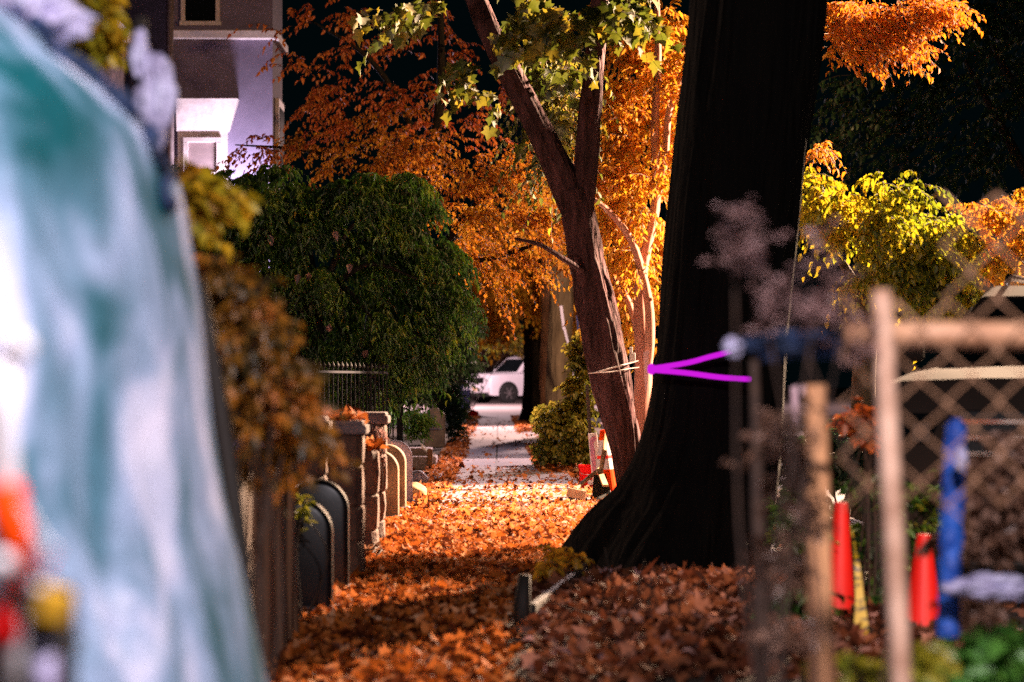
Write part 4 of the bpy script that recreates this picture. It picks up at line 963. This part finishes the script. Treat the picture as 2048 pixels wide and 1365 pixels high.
m = MB(); m.prism([W(1188, 950, 23.9), W(1212, 948, 23.9), W(1222, 985, 23.7), W(1214, 1008, 23.6), W(1192, 1010, 23.6), W(1184, 985, 23.7)], (0, .018, 0)); m.build('blade', M['blackplastic'], sh, bevel=.004)
wpl = MB(); wpl.bar(W(1198, 940, 23.8), W(1211, 972, 23.5), .05, .02); tag(wpl.build('wood_batten', M['woodhandle'], bevel=.004), 'short pale wooden batten crossing the shovel handle', 'batten')
# strings and tags round the small tree
m = MB(); m.tube(curve([W(1178, 747, 23.9), W(1192, 745, 23.78), W(1225, 736, 23.76), W(1258, 727, 23.95), W(1276, 722, 25.9)], 6), .006, 6); m.tube(curve([W(1192, 746, 23.78), W(1225, 744, 23.76), W(1262, 737, 24.0), W(1278, 735, 25.9)], 6), .005, 6); tag(m.build('white_string', M['string'], smooth=True), 'white string tied from the forked tree to the small tree', 'string')
m = MB(); m.prism([W(1287, 705, 26.2), W(1298, 700, 26.2), W(1296, 765, 26.2), W(1292.5, 797, 26.2), W(1289, 765, 26.2)], (0, .008, 0)); tag(m.build('pointed_ribbon', M['pink']), 'pointed pale pink ribbon hanging down from the small tree', 'ribbon')
m = MB(); m.box(W(1265, 716, 26.2), (.055, .02, .09)); m.box(W(1262, 700, 26.2), (.03, .02, .05)); tag(m.build('white_tag', M['white'], bevel=.004), 'white tag clipped to the string beside the small tree', 'tag')
mg = thing('magenta_cord', 'magenta cord with an added glow, stretched in a V across the black trunk', 'cord', W(1300, 740, 14.2))
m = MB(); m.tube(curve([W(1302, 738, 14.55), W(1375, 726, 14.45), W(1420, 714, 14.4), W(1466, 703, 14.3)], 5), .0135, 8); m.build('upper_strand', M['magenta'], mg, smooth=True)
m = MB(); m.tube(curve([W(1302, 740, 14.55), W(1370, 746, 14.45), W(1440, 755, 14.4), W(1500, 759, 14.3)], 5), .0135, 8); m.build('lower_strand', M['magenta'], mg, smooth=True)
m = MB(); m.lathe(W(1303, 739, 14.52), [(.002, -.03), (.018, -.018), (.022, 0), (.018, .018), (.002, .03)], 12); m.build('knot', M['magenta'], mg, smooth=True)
m = MB(); m.bar(W(1122, 612, 50), W(1128, 660, 50), .09, .05); m.bar(W(1128, 655, 50), W(1137, 690, 50), .06, .04); tag(m.build('lilac_pipe', M['bluepost']), 'pale lilac pipe standing in front of the broad grey trunk', 'pipe')
m = MB(); m.prism([W(1152, 632, 45), W(1158, 628, 45), W(1164, 660, 45), W(1163, 695, 45), W(1157, 690, 45)], (0, .03, 0)); tag(m.build('pale_banner', M['bluepost']), 'narrow pale blue strip hanging behind the forked trunk', 'strip')

# weeds and stakes on the mound
m = MB(); m.tube([W(1046, 1275, 11.2), W(1044, 1215, 11.2), W(1049, 1150, 11.2)], [.036, .034, .024], 12, 0, bark_disp(6, .12)); tag(m.build('edging_stump', M['darkwood'], smooth=True), 'dark broken stump at the corner of the leaf-covered tree pit', 'stump')
m = MB(); m.bar((.13, 11.25, .06), (.46, 14.1, .06), .03, .12); tag(m.build('edging_board', M['darkwood'], bevel=.006), 'dark rotten edging board along the tree pit', 'edging board')
bush('yellow_weed', 'yellow-leaved weed growing at the foot of the black tree', 'plant', [(1125, 1120, 13.4, 30, 16, .1, 1), (1098, 1135, 13.2, 20, 14, .1, .6)], M['leaf_gold'], 18, .05, .6, .09, (xs(1115, 13.3), 13.3, .02), nleaf=6, twig_r=.002)
bs = thing('bare_stems', 'thin dark bare stems sticking up through the leaf mound', 'plant', (.75, 11, .15))
for i in range(26):
    x = random.uniform(.3, 1.2); y = random.uniform(9.8, 12.8); z = mound_z(x, y); m = MB(); m.tube(curve([(x, y, z), (x + random.gauss(0, .03), y, z + .07), (x + random.gauss(0, .08), y + random.gauss(0, .05), z + random.uniform(.1, .2))], 4), [.003] * 9, 5); m.build('stem', M['darkwood'], bs, smooth=True)
ch = MB()
for i in range(22):
    t = i / 21; c = W(1412 + 50 * t + 6 * math.sin(i), 1165 + 90 * t, 11.8) ; a = Vector((.2, 0, 1)).normalized()
    ring = [c + Vector((.008 * math.cos(q) * (1 if i % 2 else .3), .008 * math.cos(q) * (.3 if i % 2 else 1), .012 * math.sin(q))) for q in np.linspace(0, 2 * PI, 11)]
    ch.tube(ring, .0028, 6, cap=False)
tag(ch.build('metal_chain', M['chrome'], smooth=True), 'short glinting metal chain on the leaf mound', 'chain')

# ------------------------------------------------------------------ wire fence right foreground
YP = 4.6
cf = thing('chain_link_fence', 'rusty chain-link fence with a pale leaning post in the right foreground', 'fence', (W(1834, 763, YP).x, YP, 0))
m = MB(); top = W(1762, 580, YP); bot = W(1836, 2010, YP); m.tube([bot, bot.lerp(top, .5), bot.lerp(top, .97), top], [.0172, .0170, .0168, .014], 20, 0, bark_disp(4, .03)); m.build('post', M['galv'], cf, smooth=True)
m = MB(); m.tube([W(1690, 668, YP + .06), W(1900, 670, YP + .06), W(2500, 676, YP + .06)], .0215, 16); m.build('rail', M['railpipe'], cf, smooth=True)
m = MB(); pit = .0845; x = W(1690, 0, YP).x; i = 0
while x < W(2300, 0, YP).x:
    pts = []; zt = 1.305 if x > W(1850, 0, YP).x else 1.13
    z = zt; s = 0
    zb = .76 + .07 * mnoise.noise(Vector((x * 9, 0, 0)))
    while z > zb:
        pts.append((x + (pit / 2 + .003 if ((s + i) % 2) else -.003) + .008 * mnoise.noise(Vector((x * 6, z * 6, 1))), YP + .03 + (.004 if s % 2 else -.004), z)); z -= pit / 2; s += 1
    m.tube(pts, .0024, 6, cap=True); x += pit / 2; i += 1
m.build('mesh', M['wire'], cf, smooth=True)
# wood stake, dry stems, shrub, cloths
gs = MB(); gs.tube(curve([W(1648, 2100, 5.4), W(1640, 1300, 5.4), W(1634, 1000, 5.4), W(1630, 770, 5.4)], 8), interp([.030, .028, .025, .020], 8), 14, 0, bark_disp(6, .12)); tag(gs.build('garden_stake', M['stakewood'], smooth=True), 'rough orange-brown wooden stake left of the pale fence post', 'stake')
ds = MB(); ds.tube(curve([W(1530, 2000, 5.6), W(1522, 1300, 5.6), W(1515, 1000, 5.6), W(1508, 720, 5.6)], 8), interp([.017, .015, .013, .008], 8), 12, 0, bark_disp(6, .15)); tag(ds.build('dark_cane', M['twig'], smooth=True), 'dim upright brown cane in front of the black trunk', 'stem')
bush('dry_shrub', 'blurred pinkish dry shrub in front of the black trunk', 'bush', [(1466, 455, 4.5, 14, 22, .04, .4), (1480, 500, 4.5, 16, 35, .04, .6), (1505, 560, 4.5, 16, 40, .04, .6), (1525, 630, 4.5, 16, 40, .04, .6), (1640, 500, 4.55, 30, 50, .06, .4), (1650, 580, 4.55, 45, 50, .07, .9), (1620, 640, 4.5, 55, 30, .07, .9), (1685, 650, 4.55, 40, 30, .06, .6), (1530, 490, 4.5, 14, 40, .04, .16), (1700, 720, 4.55, 30, 40, .05, .5)],
     M['leaf_dry'], 17, .016, .45, .05, (xs(1590, 4.55), 4.55, .0), nleaf=8, twig_r=.0012, hang=.2, droop=.1, mat_stem='twig')
crumple('navy_cloth', 'dark blue cloth bundle draped on the dry shrub', 'cloth', W(1575, 690, 4.7), (.062, .05, .020), M['navycloth'], 1.1, 4, 3)
crumple('blue_scrap', 'small pale blue plastic scrap at the end of the magenta cord', 'plastic scrap', W(1466, 694, 5.3), (.014, .012, .018), M['whitecloth'], .6, 4, 7)
m = MB(); m.prism([W(1582, 775, 7), W(1596, 770, 7), W(1598, 850, 7), W(1586, 852, 7)], (0, .012, 0)); m.prism([W(1600, 772, 7), W(1612, 768, 7), W(1611, 790, 7), W(1602, 793, 7)], (0, .012, 0)); tag(m.build('paper_tag', M['pink'], bevel=.002), 'creased pale paper tag hanging beside the wooden stake', 'paper tag')
bush('side_twigs', 'small dry curled leaves along the left of the wooden stake', 'plant', [(1585, 870, 5.0, 22, 60, .04, .8), (1600, 950, 5.0, 22, 60, .04, .9), (1600, 1050, 5.0, 24, 60, .04, .9), (1580, 1150, 5.0, 40, 60, .05, .8), (1570, 1280, 5.0, 60, 60, .05, .9), (1530, 900, 5.2, 18, 80, .04, .4), (1535, 1100, 5.2, 18, 100, .04, .5)], M['leaf_brown'], 34, .022, .55, .05, (xs(1600, 5.0), 5.0, 0), nleaf=5, twig_r=.0012)
# yellow tape
def tapemat():
    m_, nt, out = new_mat('yellow_caution_tape'); b = nt.nodes.new('ShaderNodeBsdfPrincipled'); nt.links.new(b.outputs[0], out.inputs[0])
    tc = nt.nodes.new('ShaderNodeTexCoord'); mp = nt.nodes.new('ShaderNodeMapping'); mp.inputs['Scale'].default_value = (14, 14, 40); nt.links.new(tc.outputs['Object'], mp.inputs[0])
    n = nt.nodes.new('ShaderNodeTexNoise'); n.inputs['Scale'].default_value = 2; nt.links.new(mp.outputs[0], n.inputs['Vector'])
    r = ramp(nt, [(.42, (.02, .015, .005)), (.5, (.62, .42, .02))]); nt.links.new(n.outputs[0], r.inputs[0]); nt.links.new(r.outputs[0], b.inputs['Base Color']); b.inputs['Roughness'].default_value = .4
    return m_
m = MB(); cp = curve([W(1703, 1062, 10.0), W(1713, 1120, 10.0), W(1719, 1190, 9.95), W(1722, 1260, 9.9), W(1712, 1312, 9.9)], 6)
for a, b, w in zip(cp, cp[1:], interp([.010, .018, .03, .055, .06], 6)): m.bar(a, b + (b - a) * .1, w, .004)
tag(m.build('caution_tape', tapemat()), 'hanging strip of yellow and black caution tape beside the half-hidden cone', 'tape')
# blue wrapped post, sheet, plants
bp = thing('tarp_wrapped_post', 'post wrapped in crinkled bright blue tarp at the right edge', 'post', (xs(1905, 6.3), 6.3, 0))
m = MB(); cp = curve([W(1897, 1275, 6.3), W(1900, 1150, 6.3), W(1905, 1000, 6.3), W(1909, 900, 6.3), W(1914, 838, 6.3)], 14)
m.tube(cp, [(.024 + .005 * mnoise.noise(Vector((0, 0, i * .8)))) * (.55 if i > 53 else 1) for i in range(len(cp))], 20, 0, lambda a, t, p: 1 + .22 * mnoise.noise(Vector((math.cos(a) * 2, math.sin(a) * 2, p.z * 26)))); m.build('wrapping', M['bluetarp'], bp, smooth=True)
m = MB(); m.tube([(xs(1893, 6.3), 6.3, -.02), (xs(1897, 6.3), 6.3, .45), (xs(1915, 6.3), 6.3, .90)], .012, 10); m.build('pole', M['darkwood'], bp, smooth=True)
crumple('plastic_sheet', 'crumpled lavender-white plastic sheet hanging beside the blue post', 'plastic sheet', W(1985, 1175, 6.2), (.085, .05, .028), M['whitecloth'], .6, 4, 12)
crumple('torn_plastic', 'small torn white plastic stuck to the side of the blue post', 'plastic scrap', W(1922, 918, 6.2), (.012, .012, .026), M['whitecloth'], .5, 4, 15)
bush('brown_bush', 'dry brown bush behind the chain-link at the right edge', 'bush', [(1980, 1000, 6.8, 50, 60, .08, 1), (2020, 940, 6.8, 40, 50, .08, .8), (1960, 1090, 6.8, 40, 40, .08, .8), (2030, 1060, 6.8, 40, 60, .08, .8), (1950, 1240, 6.6, 40, 25, .06, .5)], M['leaf_brown'], 90, .035, .55, .09, (xs(1990, 6.8), 6.8, 0), nleaf=8, twig_r=.0018)
bush('leafy_plant', 'blurred bright green leafy plant in the bottom right corner', 'plant', [(1950, 1345, 5.4, 36, 18, .05, .7), (2015, 1325, 5.4, 36, 25, .06, .9), (1985, 1365, 5.4, 50, 20, .06, .8)], M['leaf_grass'], 36, .055, .5, .1, (xs(1960, 5.4), 5.4, 0), nleaf=6, twig_r=.0018)
bush('yellow_sprout', 'yellow-green sprout at the foot of the pale fence post', 'plant', [(1835, 1345, 5.0, 22, 22, .04, 1), (1710, 1330, 5.6, 30, 25, .04, .6)], M['leaf_yellow'], 26, .04, .6, .07, (xs(1835, 5.0), 5.0, 0), nleaf=5, twig_r=.0015)
bush('roadside_weeds', 'dim scrubby weeds between the wooden stake and the red-orange cone', 'plant', [(1760, 1000, 11.6, 60, 50, .2, .8), (1750, 1100, 11.6, 60, 60, .2, 1), (1850, 1010, 11.8, 60, 40, .2, .7), (1600, 1200, 10.4, 50, 80, .3, .8), (1760, 1220, 11.2, 30, 60, .2, .6), (1600, 1050, 11, 60, 60, .3, .6)], M['leaf_green'], 60, .045, .5, .13, (xs(1730, 11.4), 11.4, -.02), nleaf=8, twig_r=.002)
bush('added_verge_bush', 'low dark bush added on the verge to hide the lit street behind the wooden stake', 'bush', [(1620, 930, 19, 40, 60, .4, 1), (1680, 910, 19, 50, 70, .4, 1.2), (1740, 930, 19, 50, 60, .4, 1), (1610, 1000, 17, 30, 40, .3, .6), (1790, 900, 19, 50, 60, .4, 1)], M['leaf_darkgreen'], 160, .06, .5, .16, (xs(1690, 19), 19, -.03), nleaf=9)  # made-up bush, put in to darken the over-lit patch of street
bush('rust_weeds', 'rust-red dry leaves on weeds beside the car bumper', 'plant', [(1725, 845, 11.2, 22, 25, .1, 1), (1740, 880, 11.2, 25, 15, .1, .5)], M['leaf_red'], 40, .04, .6, .08, (xs(1735, 11.2), 11.2, 0), nleaf=6, twig_r=.002)

# ------------------------------------------------------------------ cars
def car(name, label, loc, heading, L_, Wd, H, paint, bonnet, belt, clear, ws0, ws1, rear, wheel_r, lampm='lampglass'):
    """built with its front at local +X, then turned to its heading"""
    o = thing(name, label, 'car', (0, 0, 0))
    hw = Wd / 2
    # lower body: stations along the length (x, top z, half width, bottom z)
    st_ = [(L_ / 2, bonnet - .30, hw * .86, clear + .12), (L_ / 2 - .03, bonnet - .12, hw * .92, clear + .05), (L_ / 2 - .10, bonnet - .04, hw * .96, clear), (L_ / 2 - .5, bonnet, hw, clear), (ws0, belt, hw, clear), (0, belt + .02, hw, clear), (rear, belt + .03, hw, clear), (-L_ / 2 + .1, belt, hw * .97, clear + .03), (-L_ / 2, belt - .25, hw * .92, clear + .1)]
    vs, fs = [], []
    sec = [(-1, 0), (-1.0, .45), (-.985, .78), (-.93, .93), (-.8, .985), (-.4, 1.0), (.4, 1.0), (.8, .985), (.93, .93), (.985, .78), (1.0, .45), (1, 0)]
    for x, zt, w, zb in st_:
        for sx_, sz in sec: vs.append((x, sx_ * w, zb + (zt - zb) * sz))
    n = len(sec)
    for i in range(len(st_) - 1):
        for j in range(n):
            k = (j + 1) % n; fs.append((i * n + j, i * n + k, (i + 1) * n + k, (i + 1) * n + j))
    fs.append(tuple(range(n))); e = (len(st_) - 1) * n; fs.append(tuple(e + j for j in range(n - 1, -1, -1)))
    body = MB().add(vs, fs).build('body', paint, o, smooth=True)
    bv = body.modifiers.new('edge', 'EDGE_SPLIT'); bv.split_angle = R(38)
    # cabin
    cb_ = [(ws0, belt - .02, hw * .93), (ws1, H - .06, hw * .76), (ws1 - .25, H, hw * .74), (rear + .35, H - .01, hw * .74), (rear + .1, H - .07, hw * .76), (rear - .25, belt - .02, hw * .9)]
    side = [(x, z) for x, z, _ in cb_]
    vs = []
    for s in (-1, 1):
        for x, z, w in cb_: vs.append((x, s * w, z))
    m_ = len(cb_); fs = [tuple(range(m_)), tuple(range(2 * m_ - 1, m_ - 1, -1))] + [(i, i + 1, i + 1 + m_, i + m_) for i in range(m_ - 1)] + [(m_ - 1, 0, m_, 2 * m_ - 1)]
    MB().add(vs, fs).build('cabin', paint, o, bevel=.03)
    # windscreen, side windows (proud of the cabin)
    def lerp3(a, b, t): return tuple(p + (q - p) * t for p, q in zip(a, b))
    A, B, C, D = (ws0, -hw * .93, belt - .02), (ws0, hw * .93, belt - .02), (ws1, hw * .76, H - .06), (ws1, -hw * .76, H - .06)
    nrm = (Vector(B) - Vector(A)).cross(Vector(D) - Vector(A)).normalized(); nrm = nrm if nrm.x > 0 else -nrm
    q = []
    for u, v in ((.05, .06), (.95, .06), (.93, .93), (.07, .93)):
        lo = lerp3(A, B, u); hi = lerp3(D, C, u); q.append(Vector(lerp3(lo, hi, v)) + nrm * .006)
    MB().prism(q, nrm * .008).build('windscreen', M['darkglass'], o)
    for s in (-1, 1):
        zb_, zt_ = belt + .03, H - .11
        def wy(z): return s * (hw * .93 + (hw * .755 - hw * .93) * (z - belt) / (H - belt) + .012)
        for xa, xb, xc, xd in ((ws0 - .22, .12, .12, ws1 - .12), (.04, rear + .05, rear + .3, .04)):
            poly = [(xa, wy(zb_), zb_), (xb, wy(zb_), zb_), (xc, wy(zt_), zt_), (xd, wy(zt_), zt_)]
            MB().prism(poly, (0, s * .008, 0)).build('side_window', M['darkglass'], o)
        mm = MB(); mm.box((ws0 - .28, s * (hw + .09), belt + .07), (.09, .16, .13)); mm.build('mirror', paint, o, bevel=.02)
        hl = MB(); hl.box((L_ / 2 - .055, s * hw * .74, bonnet - .27), (.12, hw * .34, .17)); h_ = hl.build('headlight', M[lampm], o, bevel=.045)
        lz = MB(); lz.box((L_ / 2 + .003, s * hw * .66, bonnet - .28), (.02, .09, .1)); lz.build('bezel', M['blackplastic'], h_, bevel=.01)
        hd = MB(); hd.box((-.1, s * (hw + .012), belt - .12), (.2, .025, .03)); hd.build('door_handle', M['chrome'], o)
        for xw in (L_ / 2 - .86, -L_ / 2 + .9):
            ar = MB(); ar.lathe((xw, s * (hw - .13), wheel_r), [(wheel_r * 1.17, 0), (wheel_r * 1.17, .134 if s > 0 else -.134), (.05, .1345 if s > 0 else -.1345)], 32, 0, Vector((0, 1, 0))); ar.build('wheel_arch', M['blackplastic'], o)
            w_ = thing_part('wheel', o, (xw, s * (hw - .09), wheel_r))
            tw = .235; t = MB(); yy = s * (hw - .09)
            t.lathe((xw, yy, wheel_r), [(wheel_r * .62, -tw / 2 - .0), (wheel_r * .93, -tw / 2), (wheel_r, -tw / 2 + .03), (wheel_r, tw / 2 - .03), (wheel_r * .93, tw / 2), (wheel_r * .62, tw / 2)], 36, 0, Vector((0, 1, 0)))
            tyre = t.build('tyre', M['tyre'], w_)
            r_ = MB(); r_.lathe((xw, yy + s * tw * .40, wheel_r), [(wheel_r * .2, -.02), (wheel_r * .2, .035 * 1)], 18, 0, Vector((0, s, 0)))
            for q_ in range(6):
                a = q_ * PI / 3; r_.bar((xw + wheel_r * .15 * math.cos(a), yy + s * (tw / 2 + .006), wheel_r + wheel_r * .15 * math.sin(a)), (xw + wheel_r * .62 * math.cos(a), yy + s * (tw / 2 + .004), wheel_r + wheel_r * .62 * math.sin(a)), .075, .03)
            r_.build('rim', M['rim'], w_)
    g_ = MB()
    g_.box((L_ / 2 - .02, 0, bonnet - .30), (.05, hw * .98, .24)); gr = g_.build('grille', M['blackplastic'], o, bevel=.01)
    g_ = MB()
    for zz_ in (-.07, 0, .07): g_.box((L_ / 2 + .008, 0, bonnet - .30 + zz_), (.02, hw * .92, .022))
    g_.build('grille_bar', M['chrome'], gr)
    b_ = MB(); b_.box((L_ / 2 + .03, 0, clear + .22), (.14, Wd * .9, .22)); b_.box((L_ / 2 - .01, 0, clear + .02), (.12, Wd * .84, .12), mi=1); b_.build('bumper', [paint, M['blackplastic']], o, bevel=.03)
    p_ = MB(); p_.box((L_ / 2 + .105, 0, clear + .25), (.012, .32, .15)); p_.build('number_plate', M['plate'], o)
    hl = MB(); hl.box((rear * .3, 0, H + .03), (1.5, .03, .02)); 
    for s in (-1, 1):
        rr_ = MB(); rr_.tube([(ws1 - .3, s * hw * .66, H), (ws1 - .35, s * hw * .66, H + .05), (rear + .4, s * hw * .66, H + .05), (rear + .35, s * hw * .66, H)], .018, 8); rr_.build('roof_bar', M['chrome'], o, smooth=True)
    o.location = loc; o.rotation_euler = (0, 0, heading)
    return o
def thing_part(name, parent, loc):
    e = bpy.data.objects.new(name, None); e.location = loc; COL.objects.link(e); e.parent = parent; return e

cw = car('parked_suv', 'white boxy off-road car crossing the far end of the pavement', (0, 0, 0), 0, 4.7, 1.95, 1.86, M['carwhite'], 1.20, 1.22, .30, 1.02, .42, -1.9, .40)
# its front left corner towards the camera, nose to the left
HD = R(180 + 34); hx, hy = math.cos(HD), math.sin(HD)
front = Vector((xs(954, 113.2), 113.2, ground_z(114)))
cw.location = front - Vector((hx, hy, 0)) * 2.35; cw.rotation_euler = (0, 0, HD)
c2 = car('parked_saloon', 'dull beige parked car behind the chain-link fence', (0, 0, 0), 0, 4.6, 1.85, 1.50, M['carsilver'], 1.06, 1.10, .22, .75, .18, -1.7, .34, 'darkglass')
HD2 = R(180 + 71); f2 = Vector((2.43, 12.3, -.006)); c2.location = f2 - Vector((math.cos(HD2), math.sin(HD2), 0)) * 2.3; c2.rotation_euler = (0, 0, HD2)

# pale blue gate post and things at the far left end of the pavement
m = MB()
for i in range(4): m.box((xs(918 + i * 6, 80), 80 + i * .25, .62), (.065, .065, 1.2 - .02 * i))
m.box((xs(927, 80), 80.4, 1.1), (.32, .04, .05)); m.box((xs(927, 80), 80.42, .3), (.32, .04, .05)); tag(m.build('blue_gate', M['bluepost']), 'pale blue slatted gate at the far left of the pavement', 'gate')
fp = thing('flower_pot', 'pot of pale yellow flowers at the foot of the blue gate', 'flower pot', (xs(928, 74), 74, 0))
m = MB(); m.lathe((xs(928, 74), 74, 0), [(.07, 0), (.10, .16), (.11, .16), (.11, .19)], 18); m.build('pot', M['darkwood'], fp)
L = Leaves(); sprays(L, blob_points([(927, 828, 74, 9, 12, .12, 1)], 40), Vector((xs(928, 74), 74, 0)), 6, .08, .06, .8, twig_r=.003); L.build('foliage', [M['leaf_yellow'], M['twig']], fp)
crumple('red_bag', 'small dark red bag lying on the pavement beside the flower pot', 'bag', (xs(945, 78), 78, .11), (.14, .12, .10), M['red'], .3, 3, 4)
m = MB(); m.box((xs(930, 82), 81.5, .35), (.34, .34, .7)); m.box((xs(930, 82), 81.5, .72), (.37, .37, .05)); tag(m.build('dark_bin', M['blackplastic'], bevel=.02), 'dark lidded bin between the blue gate and the white car', 'bin')

# ------------------------------------------------------------------ lights, world
def lamp(name, loc, energy, color, radius=.12, spot=None, aim=None):
    d = bpy.data.lights.new(name, 'SPOT' if spot else 'POINT'); d.energy = energy; d.color = color; d.shadow_soft_size = radius
    if spot: d.spot_size = R(spot); d.spot_blend = .6
    o = bpy.data.objects.new(name, d); o.location = loc; COL.objects.link(o)
    if aim is not None: o.rotation_euler = (Vector(aim) - Vector(loc)).to_track_quat('-Z', 'Y').to_euler()
    return o
lamp('street_and_fill_light', (7.0, 27.8, 5.8), 80000, (1.0, .66, .43), .12, 72, (-.3, 21.2, 0))
lamp('crown_fill_light', (7.0, 27.8, 5.7), 2000, (1.0, .58, .26), .12, 72, (-1, 33, 2.8))  # added fill beside the street lamp, aimed at the orange tree's crown
lamp('street_and_fill_light', (.75, 1.7, 3.3), 1100, (1.0, .89, .95), .12)
lamp('street_and_fill_light', (4.2, 2.5, 5.2), 3400, (1.0, .70, .56), .15, 20, (2.35, 9.8, .3))  # added narrow spot that brightens the traffic cones, no lamp known here
lamp('street_and_fill_light', (3.2, 40.0, 4.7), 12000, (1.0, .70, .68), .15, 56, (-.2, 31.5, 0))
lamp('street_and_fill_light', (2.3, 41.0, 5.6), 9000, (1.0, .60, .34), .2, 62, (.2, 60, 2.6))  # added fill for the camera-facing sides of the far trunks and crown
lamp('street_and_fill_light', (2.6, 64.0, 6.5), 15000, (1.0, .64, .58), .2, 95, (-.2, 57, 0))  # added unseen light that brightens the far stretch of pavement
lamp('street_and_fill_light', (-5.0, 99.0, 7.0), 21000, (1.0, .70, .72), .25)
lamp('left_fill_light', (-3.7, 18.5, 3.2), 340, (1.0, .66, .50), .1)  # unseen light added at front left for camera-facing sides, no stoop here
lamp('porch_light', (-3.5, 39.5, 3.2), 480, (.92, .80, 1.0), .22)

w = bpy.data.worlds.new('World'); sc.world = w; w.use_nodes = True
bg = w.node_tree.nodes['Background']; bg.inputs[0].default_value = (.08, .36, .46, 1); bg.inputs[1].default_value = .0055

cam = bpy.data.cameras.new('camera'); co = bpy.data.objects.new('camera', cam); COL.objects.link(co)
co.location = (0, 0, CAM_H); co.rotation_euler = (R(90), 0, 0)
cam.lens = 100; cam.sensor_width = 36; cam.shift_x = (1024 - VX) / 2048; cam.shift_y = (VY - 682.5) / 2048
cam.clip_start = .1; cam.clip_end = 1000
cam.dof.use_dof = True; cam.dof.focus_distance = 24; cam.dof.aperture_fstop = 3.3; cam.dof.aperture_blades = 9
sc.camera = co
sc.view_settings.view_transform = 'Standard'; sc.view_settings.look = 'None'; sc.view_settings.exposure = 0; sc.view_settings.gamma = 1
sc.cycles.max_bounces = 6
sc.cycles.use_denoising = False
sc.cycles.sample_clamp_direct = 3.0
sc.cycles.sample_clamp_indirect = 2.0
